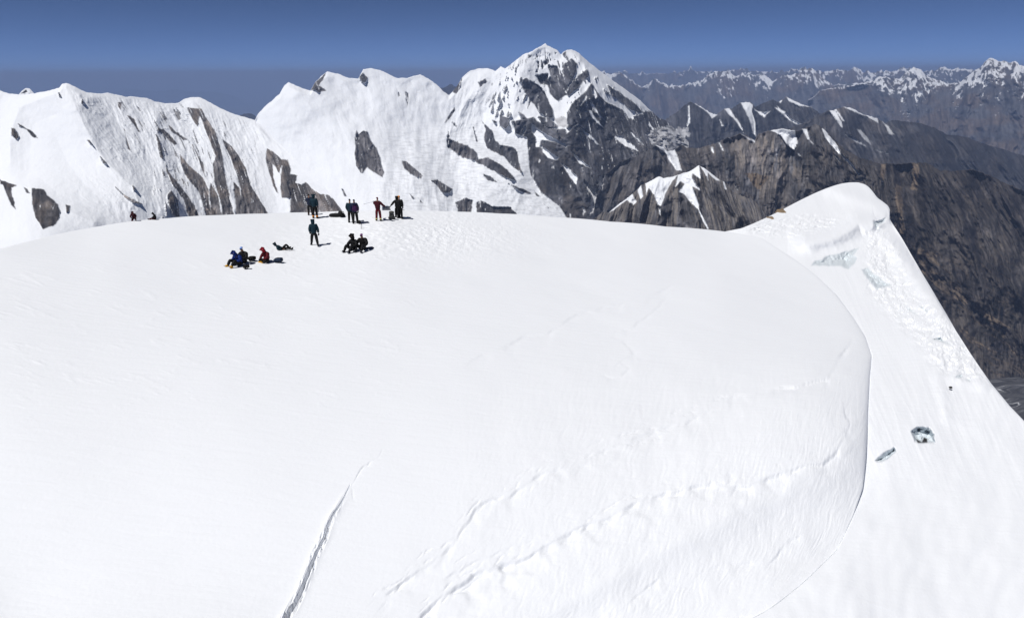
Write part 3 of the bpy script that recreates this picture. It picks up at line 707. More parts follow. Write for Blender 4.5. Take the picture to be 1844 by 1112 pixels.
class Dome:
    """snow body whose visible outline is a closed rim; the surface rolls over the rim and down behind it"""
    def __init__(s, centre, rim, ctrl, roll, rolls=0.1, lam=0.012, flank=0.0):
        s.c = np.array(centre, float)
        rim = np.array(rim, float)
        a = np.arctan2(rim[:, 0] - s.c[0], -(rim[:, 1] - s.c[1]))
        assert (np.diff(a) > 0).all(), np.where(np.diff(a) <= 0)
        s.a, s.r = a, np.hypot(*(rim - s.c).T)
        s.roll, s.rolls, s.flank = roll, rolls, flank
        cx, cy, cz = np.array(ctrl, float).T
        s.f = tps_fit(cx, cy, np.log(r_for_z(cx, cy, cz)), lam)
    def rim_r(s, a):
        x = np.interp(a, s.a, s.r)
        k = 0.0015
        return (x + np.interp(a - k, s.a, s.r) + np.interp(a + k, s.a, s.r)) / 3
    def surf(s, a, t):
        """a: angle, t: 1 at centre .. 0 at the rim .. negative behind"""
        rr = s.rim_r(a)
        w = 1 - t * t
        X = s.c[0] + np.sin(a) * rr * w; Y = s.c[1] - np.cos(a) * rr * w
        r = np.exp(s.f(X, Y))
        side = sstep(0.84, 1.0, a) * (1 - sstep(1.06, 1.17, a)) * s.flank
        k = np.where(t > 0, -t * np.exp(-np.maximum(t, 0) / (s.rolls + 0.13 * side)), -t * (1 + 3 * np.abs(t)))
        r = r * (1 + s.roll * (1 + 1.8 * side) * (1 - 0.8 * s.flank * sstep(1.06, 1.19, a)) * k)
        return X, Y, r
    def at(s, px, py):
        dx, dy = px - s.c[0], py - s.c[1]
        a = np.arctan2(dx, -dy)
        t = np.sqrt(np.clip(1 - np.hypot(dx, dy) / s.rim_r(a), 0, 1))
        X, Y, r = s.surf(np.array([a]), np.array([t]))
        return CAM + ray(px, py) * r[0]

def relief_world(P, amp_fn=None):
    """wind-worked surface: long low sastrugi and soft swells, heights in metres"""
    x, y = P[..., 0], P[..., 1]
    a = math.radians(32)
    p = x * math.cos(a) + y * math.sin(a); q = -x * math.sin(a) + y * math.cos(a)
    w = fbm(x / 9, y / 9, 2, 140) * 1.4
    h = 0.010 * (ridged(p / 3.4, (q + w) / 0.8, 4, 141, 0.55) - 0.5)
    h = h * (0.35 + 0.9 * sstep(-0.2, 0.35, fbm(x / 14, y / 14, 2, 142)))
    return h + 0.06 * fbm(x / 7, y / 7, 3, 143)

crack = c8((1262,140),(1250,165),(1235,195),(1215,230),(1195,260),(1180,290),(1168,335),(1150,370),(1135,400),(1120,440),(1105,480),(1085,530),(1065,570),(1045,600),(1025,630),(1000,680),(960,760))
CR_C = (342.0, 1460.0)
dome_rim = [(-900, 1900), (-1300, 1500), (-1300, 1000), (-700, 690), (-300, 548), (0, 448), (60, 432), (120, 418), (180, 407), (240, 398), (300, 393), (400, 387), (480, 384.5), (567, 382.5), (660, 379.5), (740, 379), (820, 381), (900, 384.5),
  (1000, 391), (1100, 399), (1200, 408), (1300, 416), (1371, 428), (1403, 449), (1434, 469), (1466, 493), (1506, 530), (1537, 572), (1558, 605), (1570, 640), (1566, 680), (1563, 740), (1560, 821), (1554, 878), (1534, 934), (1505, 991), (1453, 1042), (1397, 1088), (1345, 1118), (1260, 1170), (1180, 1250), (1120, 1350), (1080, 1500), (1000, 1800), (700, 2000)]
dome_ctrl = [(-700,690,-22.464),(-300,548,-9.563),(0,448,-8.534),(150,415,-8.708),(300,395,-8.938),(430,389,-9.382),(567,384,-10.181),(740,380,-10.300),(900,386,-11.188),(1100,400,-12.512),(1300,417,-14.302),(1400,450,-14.626),(1500,525,-15.115),(1565,640,-14.559),(1562,740,-13.949),(1558,850,-14.244),(1505,991,-14.536),(1397,1088,-14.477),(1260,1170,-14.649),(1100,1400,-15.487),(567,392,-9.956),(690,398,-10.079),(567,443,-10.280),(645,452,-10.506),(480,472,-10.219),(900,430,-11.438),(1150,450,-12.950),(1300,500,-13.660),(200,480,-9.308),(0,560,-9.265),(0,800,-10.593),(0,1112,-12.318),(400,700,-10.798),(300,1000,-12.258),(620,880,-12.121),(512,1112,-13.074),(800,600,-11.542),(1000,700,-12.224),(1300,650,-13.089),(1460,680,-13.457),(900,900,-12.721),(1150,790,-12.754),(1400,800,-13.329),(900,1112,-13.811),(1150,1000,-13.735),(1350,950,-13.920),(1150,1112,-14.176),(-600,1100,-13.971),(-700,1600,-14.662),(300,1600,-11.879),(800,1500,-14.319)]
dome = Dome(CR_C, dome_rim, dome_ctrl, 0.12, 0.06, flank=1.0)

steps_ = [  # fracture and drift lines on the rolling bulge: (polyline, drop in metres, width px)
 (c7((0,1040),(60,1000),(150,955),(250,920),(380,850),(500,800),(600,750),(700,715),(880,680),(960,690),(1050,665),(1130,632),(1200,620),(1250,570),(1280,500),(1250,400)), 0.26, 26),
 (c7((0,905),(30,870),(120,740),(210,725),(290,665),(400,635),(500,580),(560,560),(620,540),(700,510),(800,470),(880,430),(1030,380),(1060,375)), 0.14, 18),
 (c7((1035,380),(1065,385),(1110,385),(1170,362),(1215,350),(1240,310),(1290,220)), 0.22, 10),
 (c7((700,1000),(780,1000),(810,965),(870,945),(960,932),(1030,940),(1090,870),(1170,830)), 0.10, 14),
 (c7((540,1105),(620,1040),(680,990),(700,1000)), 0.08, 14),
 (c7((60,310),(200,250),(300,215),(365,187),(440,150),(560,115),(700,70),(780,42)), 0.09, 14),
 (c7((715,85),(680,130),(600,190),(545,200),(530,220),(570,240),(605,270),(560,300),(590,320),(560,350),(480,340)), 0.05, 8),
 (c8((1844,420),(1760,440),(1650,495),(1590,540),(1530,600),(1500,640)), 0.26, 22),
 (c8((1844,370),(1740,410),(1620,470),(1600,480)), 0.08, 10),
 (c8((1640,350),(1560,400),(1490,460),(1420,515),(1350,560),(1330,580)), 0.16, 20),
 (c8((1390,0),(1340,60),(1300,100),(1262,140),(1264,180),(1280,210)), 0.03, 6),
]
def dome_detail(X, Y, P):
    h = relief_world(P)
    # trampled snow round the party
    tr = np.exp(-((X - 740) / 190) ** 2 - ((Y - 425) / 42) ** 2) + 0.5 * np.exp(-((X - 480) / 60) ** 2 - ((Y - 465) / 22) ** 2)
    h = h + tr * 0.10 * ridged(P[..., 0] / 0.8, P[..., 1] / 1.1, 3, 150, 0.65) * (Y < 520)
    # wind ripples running down the lower bulge
    bz = sstep(560, 800, Y) * sstep(700, 1250, X + 0.35 * Y - 250)
    q = X - 1100 + 0.25 * (Y - 800)
    wv = fbm(X / 60, Y / 60, 2, 152) * 14
    h = h + bz * (0.016 * ridged((q + wv) / 9, (Y + wv) / 34, 3, 151, 0.6) + 0.04 * fbm(X / 70, Y / 110, 3, 153))
    # sculpted drift edges on the left
    lz = sstep(930, 700, X) * sstep(420, 500, Y) * sstep(820, 640, Y)
    s = ridged((X + 0.55 * Y) / 120, (Y - 0.55 * X * 0.55) / 16, 4, 155, 0.6)
    h = h + lz * 0.016 * sstep(0.6, 1.0, s) * sstep(-0.1, 0.35, fbm(X / 60, Y / 30, 3, 156))
    for pts, drop, width in steps_:
        drop *= 0.29
        pa = np.array(pts); m = (X > pa[:, 0].min() - 60) & (X < pa[:, 0].max() + 60) & (Y > pa[:, 1].min() - 60) & (Y < pa[:, 1].max() + 60)
        x, y = X[m], Y[m]
        x2 = x + fbm(x / 50, y / 50, 3, 160) * 8 + fbm(x / 9, y / 9, 3, 162) * 0.9; y2 = y + fbm(x / 50, y / 50, 3, 161) * 10 + fbm(x / 9, y / 9, 3, 164) * 1.1
        d, side, par = seg_dist(x2, y2, pts)
        fade = np.clip(par * 8, 0, 1) * np.clip((1 - par) * 8, 0, 1) * (0.25 + 1.1 * sstep(-0.25, 0.3, fbm(x / 44, y / 44, 2, 163)))
        # below the line (screen side +1) the surface lies lower, then fades back up
        sgn = np.where(side > 0, 1.0, 0.0) if pts[-1][0] > pts[0][0] else np.where(side < 0, 1.0, 0.0)
        k = sgn * sstep(0, 2.2, d) * np.exp(-np.maximum(d - 2, 0) / width)
        hh = np.zeros(X.shape); hh[m] = (-drop * k - 0.022 * np.exp(-(d / 1.3) ** 2)) * fade
        h = h + hh
    for pts, drop, width in list(steps_)[:2] + list(steps_)[7:10]:
        for off, dr in ((9, 0.030), (-7, 0.024), (17, 0.016)):
            pa = np.array(pts); m = (X > pa[:, 0].min() - 40) & (X < pa[:, 0].max() + 40) & (Y > pa[:, 1].min() - 40) & (Y < pa[:, 1].max() + 40)
            x, y = X[m], Y[m]
            x2 = x + fbm(x / 60, y / 60, 3, 165 + off) * 16; y2 = y + off + fbm(x / 60, y / 60, 3, 185 + off) * 20 + fbm(x / 7, y / 7, 3, 167) * 3
            d, side, par = seg_dist(x2, y2, pts)
            hh = np.zeros(X.shape); hh[m] = -dr * np.exp(-(d / 1.9) ** 2) * sstep(0.0, 0.3, fbm(x / 26, y / 26, 3, 190 + off)) * np.clip(par * 8, 0, 1) * np.clip((1 - par) * 8, 0, 1)
            h = h + hh
    # the open crevasse
    m = (X > 440) & (X < 680) & (Y > 850) & (Y < 1300)
    x, y = X[m], Y[m]
    xw = x + fbm(x / 9, y / 14, 4, 170, 0.6) * 1.8
    d, side, par = seg_dist(xw, y, crack)
    d = d * side
    half = np.interp(y, [868, 890, 930, 960, 1000, 1060, 1112, 1300], [0.0, 0.6, 1.2, 1.8, 2.3, 3.1, 4.0, 6.0])
    hh = np.zeros(X.shape)
    deep = sstep(half + 0.6, half * 0.75, np.abs(d)) * np.interp(y, [868, 930, 1000, 1112], [0, 0.6, 2.0, 3.4])
    lip = 0.05 * np.exp(-np.abs(np.abs(d) - half - 3) / 4) * sstep(868, 930, y)
    side_ledge = 0.14 * np.exp(-((d * np.sign(1) + half + 3.0) / 2.0) ** 2) * sstep(880, 980, y) * sstep(-0.2, 0.3, fbm(x / 8, y / 20, 3, 171))
    ledge2 = 0.10 * np.exp(-((d - half - 3.5) / 1.6) ** 2) * sstep(900, 1000, y) * sstep(0.0, 0.4, fbm(x / 8, y / 26, 3, 173))
    hh[m] = -deep + lip - side_ledge - ledge2
    return h + hh

def angles(a0, a1, n, dense=()):
    x = np.linspace(a0, a1, 6000); w = np.ones_like(x)
    for c, hw, k in dense: w = w + k * np.exp(-((x - c) / hw) ** 2)
    cdf = np.cumsum(w); cdf = (cdf - cdf[0]) / (cdf[-1] - cdf[0])
    return np.interp(np.linspace(0, 1, n), cdf, x)
ca = math.atan2(570 - CR_C[0], -(1000 - CR_C[1]))
A_ = angles(dome.a[3], dome.a[-3], 1500, [(ca, 0.05, 7), (0.75, 0.5, 0.6)])
T_ = np.concatenate([[-0.5, -0.35, -0.25, -0.18, -0.12, -0.09, -0.06, -0.04, -0.025, -0.012], np.linspace(0, 0.16, 60)[:-1], np.linspace(0.16, 0.80, 440)[:-1], np.linspace(0.8, 0.97, 30)])
AA, TT = np.meshgrid(A_, T_)
X, Y, Rr = dome.surf(AA, TT)
P = CAM + ray(X, Y) * Rr[..., None]
h = dome_detail(X, Y, P) * sstep(-0.02, 0.05, TT)
P[..., 2] += h
col = np.empty(P.shape); col[:] = SNOW
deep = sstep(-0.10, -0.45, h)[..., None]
col = col * (1 - deep) + np.array([0.055, 0.085, 0.16]) * deep         # blue ice tint, darkened to paint in the shade deep in the crack
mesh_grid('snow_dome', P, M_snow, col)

def dome_at(px, py):
    p = dome.at(px, py)
    return Vector((p[0], p[1], p[2] + float(relief_world(p[None])[0])))

# the far snow slope with its cornice, right of the dome
slope_rim = [(600, 560), (1000, 470), (1180, 432), (1290, 420), (1335, 411), (1355, 403), (1382, 391), (1404, 380), (1433, 364.5), (1452, 355), (1470, 346.5), (1488, 339), (1505, 333.2), (1518, 330), (1530, 328.4), (1545, 328.2), (1558, 332), (1565, 337), (1572, 345), (1580, 356), (1590, 363), (1599, 370), (1603, 377), (1603.5, 383), (1601.6, 389.5), (1602, 394),
  (1607, 402), (1625, 430), (1641, 458), (1662, 494), (1690, 541), (1722, 596), (1745, 632), (1764, 660), (1785, 690), (1800, 708), (1818, 730), (1844, 757), (1950, 850), (2200, 1100), (2400, 1500), (2300, 1800)]
slope_ctrl = [(600,560,-18.500),(1000,480,-16.501),(1290,420,-15.001),(1340,412,-14.489),(1402,382,-14.424),(1450,356,-14.173),(1540,331,-14.018),(1602,376,-15.371),(1614,417,-15.431),(1640,468,-15.657),(1722,600,-14.553),(1785,690,-14.506),(1844,757,-14.819),(2200,1100,-16.913),(1500,380,-14.842),(1460,410,-14.892),(1540,415,-15.214),(1400,428,-14.781),(1430,450,-14.952),(1480,480,-15.123),(1560,480,-15.321),(1600,560,-15.093),(1660,640,-14.308),(1700,760,-14.400),(1760,860,-14.842),(1700,1050,-15.067),(1844,1112,-15.590),(1500,1500,-16.593),(2000,1500,-17.909),(1537,572,-15.040),(1568,640,-14.597),(1564,700,-14.155),(1561,760,-14.015),(1560,821,-14.234),(1554,878,-14.417),(1534,934,-14.430),(1505,991,-14.480),(1453,1042,-14.480),(1397,1088,-14.460),(1345,1118,-14.420),(1400,760,-14.114),(1380,900,-14.617),(1250,1000,-15.100)]
slope = Dome((1000, 1850), slope_rim, slope_ctrl, 0.25, 0.04, 0.001)
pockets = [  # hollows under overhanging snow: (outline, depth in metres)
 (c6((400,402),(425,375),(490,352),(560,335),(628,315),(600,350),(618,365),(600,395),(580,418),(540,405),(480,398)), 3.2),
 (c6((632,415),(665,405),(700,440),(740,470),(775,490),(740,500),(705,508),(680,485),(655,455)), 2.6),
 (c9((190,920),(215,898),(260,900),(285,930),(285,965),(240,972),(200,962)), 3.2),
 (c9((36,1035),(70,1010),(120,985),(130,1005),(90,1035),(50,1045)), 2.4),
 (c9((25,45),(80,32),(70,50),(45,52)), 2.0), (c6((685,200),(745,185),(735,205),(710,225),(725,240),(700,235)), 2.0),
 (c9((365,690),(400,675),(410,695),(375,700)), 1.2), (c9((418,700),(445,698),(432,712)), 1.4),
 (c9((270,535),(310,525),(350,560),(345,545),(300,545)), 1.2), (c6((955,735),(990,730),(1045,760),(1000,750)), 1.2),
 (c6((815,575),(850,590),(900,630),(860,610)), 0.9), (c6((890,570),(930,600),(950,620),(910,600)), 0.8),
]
A_ = angles(slope.a[2], slope.a[-3], 980, [(0.39, 0.12, 2.5)])
T_ = np.concatenate([[-0.5, -0.35, -0.25, -0.18, -0.12, -0.09, -0.06, -0.04, -0.025, -0.012], np.linspace(0, 0.2, 70)[:-1], np.linspace(0.2, 0.80, 560)[:-1], np.linspace(0.8, 0.97, 16)])
AA, TT = np.meshgrid(A_, T_)
X, Y, Rr = slope.surf(AA, TT)
# everything below works along the line of the slope: + is out of it
out = np.zeros(X.shape)
rough = sstep(-12, 14, poly_sd(X, Y, c9((0,90),(60,60),(130,150),(200,330),(290,400),(400,540),(470,650),(500,700),(380,700),(280,640),(200,540),(100,440),(0,330)), 40))
out += rough * (1.0 * (ridged(X / 34, Y / 30, 5, 201, 0.62) - 0.5) + 0.4 * fbm(X / 12, Y / 12, 4, 202, 0.7))
sad = sstep(-8, 10, poly_sd(X, Y, c6((60,235),(200,190),(350,165),(480,165),(560,195),(500,240),(380,270),(230,272)), 30))
out += sad * (0.8 * (ridged((X + 0.4 * Y) / 26, Y / 10, 4, 205, 0.62) - 0.5))
for pts, b, w in [(c6((300,290),(400,290),(500,270),(570,240),(620,205),(700,205),(760,180)), 3.0, 17), (c6((700,240),(780,300),(860,420),(960,560),(1060,700)), 1.4, 16),
                  (c9((330,700),(440,700),(520,745)), 0.4, 12), (c9((280,640),(320,760),(345,900)), 0.3, 12)]:
    d, side, par = seg_dist(X + fbm(X / 20, Y / 20, 3, 208) * 5, Y, pts)
    out += b * np.exp(-(d / w) ** 2) * np.clip(par * 6, 0, 1) * np.clip((1 - par) * 6, 0, 1)
out += 0.10 * sstep(980, 700, Y) * ridged((X + 0.42 * (500 - Y)) / 22, Y / 150, 4, 203, 0.5) * (1 - rough) + 0.35 * fbm(X / 90, Y / 120, 3, 204)
# the outermost strip turns away towards the drop
fl = c6((560,150),(700,250),(800,380),(900,520),(1000,660),(1080,800),(1200,960))
d, side, par = seg_dist(X + fbm(X / 30, Y / 30, 3, 215) * 3, Y, fl)
xl = np.interp(Y, [q[1] for q in fl], [q[0] for q in fl])
out -= 0.030 * np.clip(np.where(X > xl, d, 0), 0, 60) * sstep(398, 425, Y) * sstep(690, 600, Y)
pk_shade = np.zeros(X.shape)
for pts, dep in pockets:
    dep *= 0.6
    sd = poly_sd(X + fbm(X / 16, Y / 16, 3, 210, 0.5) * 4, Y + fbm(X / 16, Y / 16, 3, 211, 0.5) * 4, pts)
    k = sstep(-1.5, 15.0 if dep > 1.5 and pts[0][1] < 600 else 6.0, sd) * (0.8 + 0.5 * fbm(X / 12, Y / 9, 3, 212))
    out -= dep * k; pk_shade = np.maximum(pk_shade, sstep(-1, 2.5, sd))
# cornice lip pushes out over the face
d, side, par = seg_dist(X, Y, [(1500, 340), (1560, 362), (1592, 380), (1596, 388)])
out += 1.0 * np.exp(-(d / 14) ** 2)
out *= sstep(-0.01, 0.06, TT) * np.clip(Rr / 62, 0.2, 1.2)
# the slope grows out of the foot of the dome instead of lying under it
ddx, ddy = X - dome.c[0], Y - dome.c[1]
da = np.arctan2(ddx, -ddy)
dr = dome.rim_r(da)
dd = np.hypot(ddx, ddy) - dr
rx_ = dome.c[0] + np.sin(da) * dr; ry_ = dome.c[1] - np.cos(da) * dr
inr = (dd > -160) & (dd < 330) & (Y > 400)
rd = np.zeros(X.shape); rd[inr] = np.exp(dome.f(rx_[inr], ry_[inr]))
rd = np.where(inr & (dd < 2), rd * (1 + 0.0006 + 0.0008 * np.maximum(-dd, 0)), 0)
Rr = np.maximum(Rr - out, rd * (Y > 500))
P = CAM + ray(X, Y) * Rr[..., None]
col = np.empty(P.shape); col[:] = SNOW
col = col * (1 - pk_shade[..., None]) + np.array([0.66, 0.715, 0.755]) * pk_shade[..., None]  # grey-blue tint paints the shade of the hollows into the snow colour
sdk = poly_sd(X, Y, c9((205,948),(232,962),(240,942),(255,948),(255,965),(215,966)), 10)   # bare rock in the mouth of the hole
bare = sstep(-1, 1.2, sdk)[..., None]
col = col * (1 - bare) + DARK * bare
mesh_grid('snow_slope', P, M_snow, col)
# ------------------------------------------------------------------ people and their kit
def cloth(name, rgb, rough=0.75, quilt=0.0):
    m, n, l, b = nodes_mat(name)
    geo = n.new('ShaderNodeTexCoord')
    nz = n.new('ShaderNodeTexNoise'); nz.inputs['Scale'].default_value = 14; nz.inputs['Detail'].default_value = 5
    l.new(geo.outputs['Object'], nz.inputs['Vector'])
    mr = n.new('ShaderNodeMapRange'); mr.inputs['To Min'].default_value = 0.65; mr.inputs['To Max'].default_value = 1.35
    l.new(nz.outputs[0], mr.inputs['Value'])
    vm = n.new('ShaderNodeVectorMath'); vm.operation = 'SCALE'; vm.inputs[0].default_value = rgb
    l.new(mr.outputs[0], vm.inputs['Scale']); l.new(vm.outputs[0], b.inputs['Base Color'])
    b.inputs['Roughness'].default_value = rough
    b.inputs['Specular IOR Level'].default_value = 0.25
    bp = n.new('ShaderNodeBump'); bp.inputs['Strength'].default_value = 0.5; bp.inputs['Distance'].default_value = 0.02
    h = nz.outputs[0]
    if quilt:
        wv = n.new('ShaderNodeTexWave'); wv.bands_direction = 'Z'; wv.inputs['Scale'].default_value = quilt
        wv.inputs['Distortion'].default_value = 0.6
        l.new(geo.outputs['Object'], wv.inputs['Vector'])
        ad = n.new('ShaderNodeMath'); ad.operation = 'ADD'
        l.new(wv.outputs['Fac'], ad.inputs[0]); l.new(nz.outputs[0], ad.inputs[1]); h = ad.outputs[0]
    l.new(h, bp.inputs['Height']); l.new(bp.outputs[0], b.inputs['Normal'])
    return m
MC = dict(
 skin=cloth('weathered_skin', (0.30, 0.17, 0.12), 0.55), teal=cloth('teal_down_fabric', (0.003, 0.022, 0.036), quilt=3),
 blue=cloth('royal_blue_down_fabric', (0.004, 0.022, 0.15), quilt=3), navy=cloth('navy_fabric', (0.006, 0.010, 0.042), quilt=3),
 slate=cloth('slate_blue_fabric', (0.014, 0.022, 0.05)), black=cloth('black_fabric', (0.004, 0.004, 0.005)), coal=cloth('charcoal_fabric', (0.010, 0.010, 0.012)),
 red=cloth('dark_red_down_fabric', (0.10, 0.004, 0.010), quilt=3), bright=cloth('crimson_fabric', (0.30, 0.006, 0.022)), maroon=cloth('maroon_fabric', (0.05, 0.003, 0.010), quilt=3),
 yellow=cloth('yellow_boot_fabric', (0.62, 0.33, 0.03)), pale=cloth('pale_yellow_fabric', (0.60, 0.55, 0.22)), orange=cloth('orange_fabric', (0.80, 0.28, 0.02)),
 purple=cloth('purple_fabric', (0.045, 0.010, 0.062)), mauve=cloth('mauve_knit', (0.16, 0.05, 0.16)), brown=cloth('brown_fabric', (0.07, 0.035, 0.02)), grey=cloth('grey_pack_fabric', (0.07, 0.07, 0.065)),
 ltblue=cloth('light_blue_plastic', (0.20, 0.32, 0.68), 0.4), dblue=cloth('dusty_blue_pack_fabric', (0.016, 0.030, 0.060)), strap=cloth('webbing', (0.015, 0.015, 0.016)),
 white=cloth('white_plastic', (0.6, 0.62, 0.65), 0.4), metal=cloth('brushed_metal', (0.20, 0.22, 0.27), 0.35), lens=cloth('dark_goggle_lens', (0.01, 0.008, 0.02), 0.1))

def skin_mesh(name, chains, mat, parent, root=None, sub=1, flat=1.0):
    """chains: lists of (xyz, radius); chains that share a point are joined there"""
    bm = bmesh.new(); lay = bm.verts.layers.skin.verify(); seen = {}
    for ch in chains:
        prev = None
        for p, r in ch:
            key = tuple(round(c, 3) for c in p)
            if key not in seen:
                v = bm.verts.new(p); r2 = r if isinstance(r, tuple) else (r, r)
                v[lay].radius = r2; v[lay].use_root = False; seen[key] = v
            v = seen[key]
            if prev is not None and prev is not v and not any(prev in e.verts for e in v.link_edges): bm.edges.new((prev, v))
            prev = v
    k = tuple(round(c, 3) for c in (root if root is not None else chains[0][0][0]))
    seen[k][lay].use_root = True
    me = bpy.data.meshes.new(name); bm.to_mesh(me); bm.free()
    tmp = bpy.data.objects.new('tmp', me); COL.objects.link(tmp)
    sm = tmp.modifiers.new('s', 'SKIN'); sm.use_smooth_shade = True
    ss = tmp.modifiers.new('u', 'SUBSURF'); ss.levels = sub; ss.render_levels = sub
    dg = bpy.context.evaluated_depsgraph_get()
    out = bpy.data.meshes.new_from_object(tmp.evaluated_get(dg)); out.name = name
    bpy.data.objects.remove(tmp); bpy.data.meshes.remove(me)
    out.materials.clear(); out.materials.append(mat)
    o = bpy.data.objects.new(name, out); COL.objects.link(o); o.parent = parent
    return o

def V3(*a): return Vector(a)
def add(a, b): return (a[0] + b[0], a[1] + b[1], a[2] + b[2])
def lerp(a, b, t): return tuple(a[i] + (b[i] - a[i]) * t for i in range(3))

POSES = {
 'stand': dict(pel=(0, 0, .95), wst=(0, .0, 1.12), chs=(0, -.01, 1.34), nek=(0, .01, 1.51), hed=(0, .035, 1.66), sL=(-.19, 0, 1.43), sR=(.19, 0, 1.43),
    eL=(-.255, -.03, 1.17), eR=(.255, -.03, 1.17), wL=(-.22, .10, .94), wR=(.22, .10, .94), hL=(-.10, 0, .91), hR=(.10, 0, .91),
    kL=(-.13, .03, .50), kR=(.13, .03, .50), aL=(-.15, -.01, .10), aR=(.15, -.01, .10), tL=(-.18, .17, .05), tR=(.18, .17, .05)),
 'walk': dict(pel=(0, 0, .92), wst=(0, .03, 1.09), chs=(0, .06, 1.31), nek=(0, .09, 1.47), hed=(0, .13, 1.62), sL=(-.19, .05, 1.40), sR=(.19, .05, 1.40),
    eL=(-.25, -.02, 1.13), eR=(.27, .0, 1.12), wL=(-.22, .16, .94), wR=(.29, .06, .86), hL=(-.10, 0, .88), hR=(.10, 0, .88),
    kL=(-.15, .20, .52), kR=(.14, -.06, .48), aL=(-.20, .22, .11), aR=(.17, -.30, .14), tL=(-.24, .40, .06), tR=(.19, -.13, .05)),
 'pole': dict(pel=(0, 0, .95), wst=(0, 0, 1.12), chs=(0, 0, 1.34), nek=(0, .01, 1.51), hed=(0, .03, 1.66), sL=(-.19, 0, 1.43), sR=(.19, 0, 1.43),
    eL=(-.32, .22, 1.30), eR=(.38, -.02, 1.22), wL=(-.30, .46, 1.36), wR=(.54, .12, 1.10), hL=(-.10, 0, .91), hR=(.10, 0, .91),
    kL=(-.13, .03, .50), kR=(.13, .03, .50), aL=(-.16, -.01, .10), aR=(.16, -.01, .10), tL=(-.19, .17, .05), tR=(.2, .17, .05)),
 'sit': dict(pel=(0, 0, .15), wst=(0, -.06, .32), chs=(0, -.05, .54), nek=(0, .0, .71), hed=(0, .07, .85), sL=(-.19, -.03, .62), sR=(.19, -.03, .62),
    eL=(-.30, .10, .40), eR=(.30, .10, .40), wL=(-.17, .34, .38), wR=(.17, .34, .38), hL=(-.10, .02, .15), hR=(.10, .02, .15),
    kL=(-.19, .42, .42), kR=(.19, .42, .42), aL=(-.17, .66, .10), aR=(.17, .66, .10), tL=(-.19, .78, .19), tR=(.19, .78, .19)),
 'sitout': dict(pel=(0, 0, .15), wst=(0, -.02, .32), chs=(0, .03, .54), nek=(0, .10, .70), hed=(0, .20, .82), sL=(-.19, .03, .62), sR=(.19, .03, .62),
    eL=(-.30, .14, .40), eR=(.30, .14, .40), wL=(-.15, .38, .30), wR=(.13, .38, .30), hL=(-.10, .02, .14), hR=(.10, .02, .14),
    kL=(-.22, .38, .26), kR=(.17, .44, .22), aL=(-.24, .72, .10), aR=(.10, .80, .10), tL=(-.27, .80, .24), tR=(.12, .89, .23)),
 'squat': dict(pel=(0, -.1, .36), wst=(0, .0, .52), chs=(0, .10, .72), nek=(0, .22, .86), hed=(0, .33, .97), sL=(-.18, .12, .80), sR=(.18, .12, .80),
    eL=(-.30, .22, .58), eR=(.30, .22, .58), wL=(-.16, .42, .46), wR=(.16, .42, .46), hL=(-.11, -.06, .33), hR=(.11, -.06, .33),
    kL=(-.20, .28, .46), kR=(.20, .26, .10), aL=(-.18, .12, .10), aR=(.17, -.14, .08), tL=(-.20, .30, .05), tR=(.19, -.28, .03)),
 'lie': dict(pel=(0, 0, .15), wst=(0, -.16, .20), chs=(0, -.33, .30), nek=(0, -.45, .42), hed=(0, -.52, .55), sL=(-.20, -.38, .34), sR=(.20, -.38, .34),
    eL=(-.32, -.42, .12), eR=(.32, -.30, .12), wL=(-.28, -.16, .10), wR=(.20, -.08, .24), hL=(-.10, .03, .15), hR=(.10, .03, .15),
    kL=(-.14, .30, .46), kR=(.14, .38, .22), aL=(-.15, .56, .12), aR=(.15, .76, .10), tL=(-.17, .66, .26), tR=(.18, .82, .26)),
}

def glove(parent, w, e, side, mat, name='glove'):
    """mitten-length glove: palm, thumb and four curled fingers"""
    w, e = Vector(w), Vector(e); d = (w - e).normalized()
    up = Vector((0, 0, 1)); lat = d.cross(up)
    lat = lat.normalized() if lat.length > .1 else Vector((1, 0, 0)); nrm = lat.cross(d)
    T = lambda v: tuple(v)
    palm = w + d * .07
    ch = [[(T(w), .036), (T(palm), (.045, .03))]]
    for i, (o, ln) in enumerate(((-.035, .060), (-.012, .072), (.012, .068), (.034, .052))):
        b = palm + lat * o + d * .02; m = b + d * ln * .6 - nrm * .012; t = m + d * ln * .3 - nrm * .035
        ch.append([(T(palm), (.045, .03)), (T(b), .014), (T(m), .013), (T(t), .011)])
    tb = w + d * .03 + lat * .04 * side; tt = tb + d * .045 + lat * .02 * side - nrm * .02
    ch.append([(T(w), .036), (T(tb), .016), (T(tt), .013)])
    return skin_mesh(name, ch, mat, parent, root=T(w), sub=1)

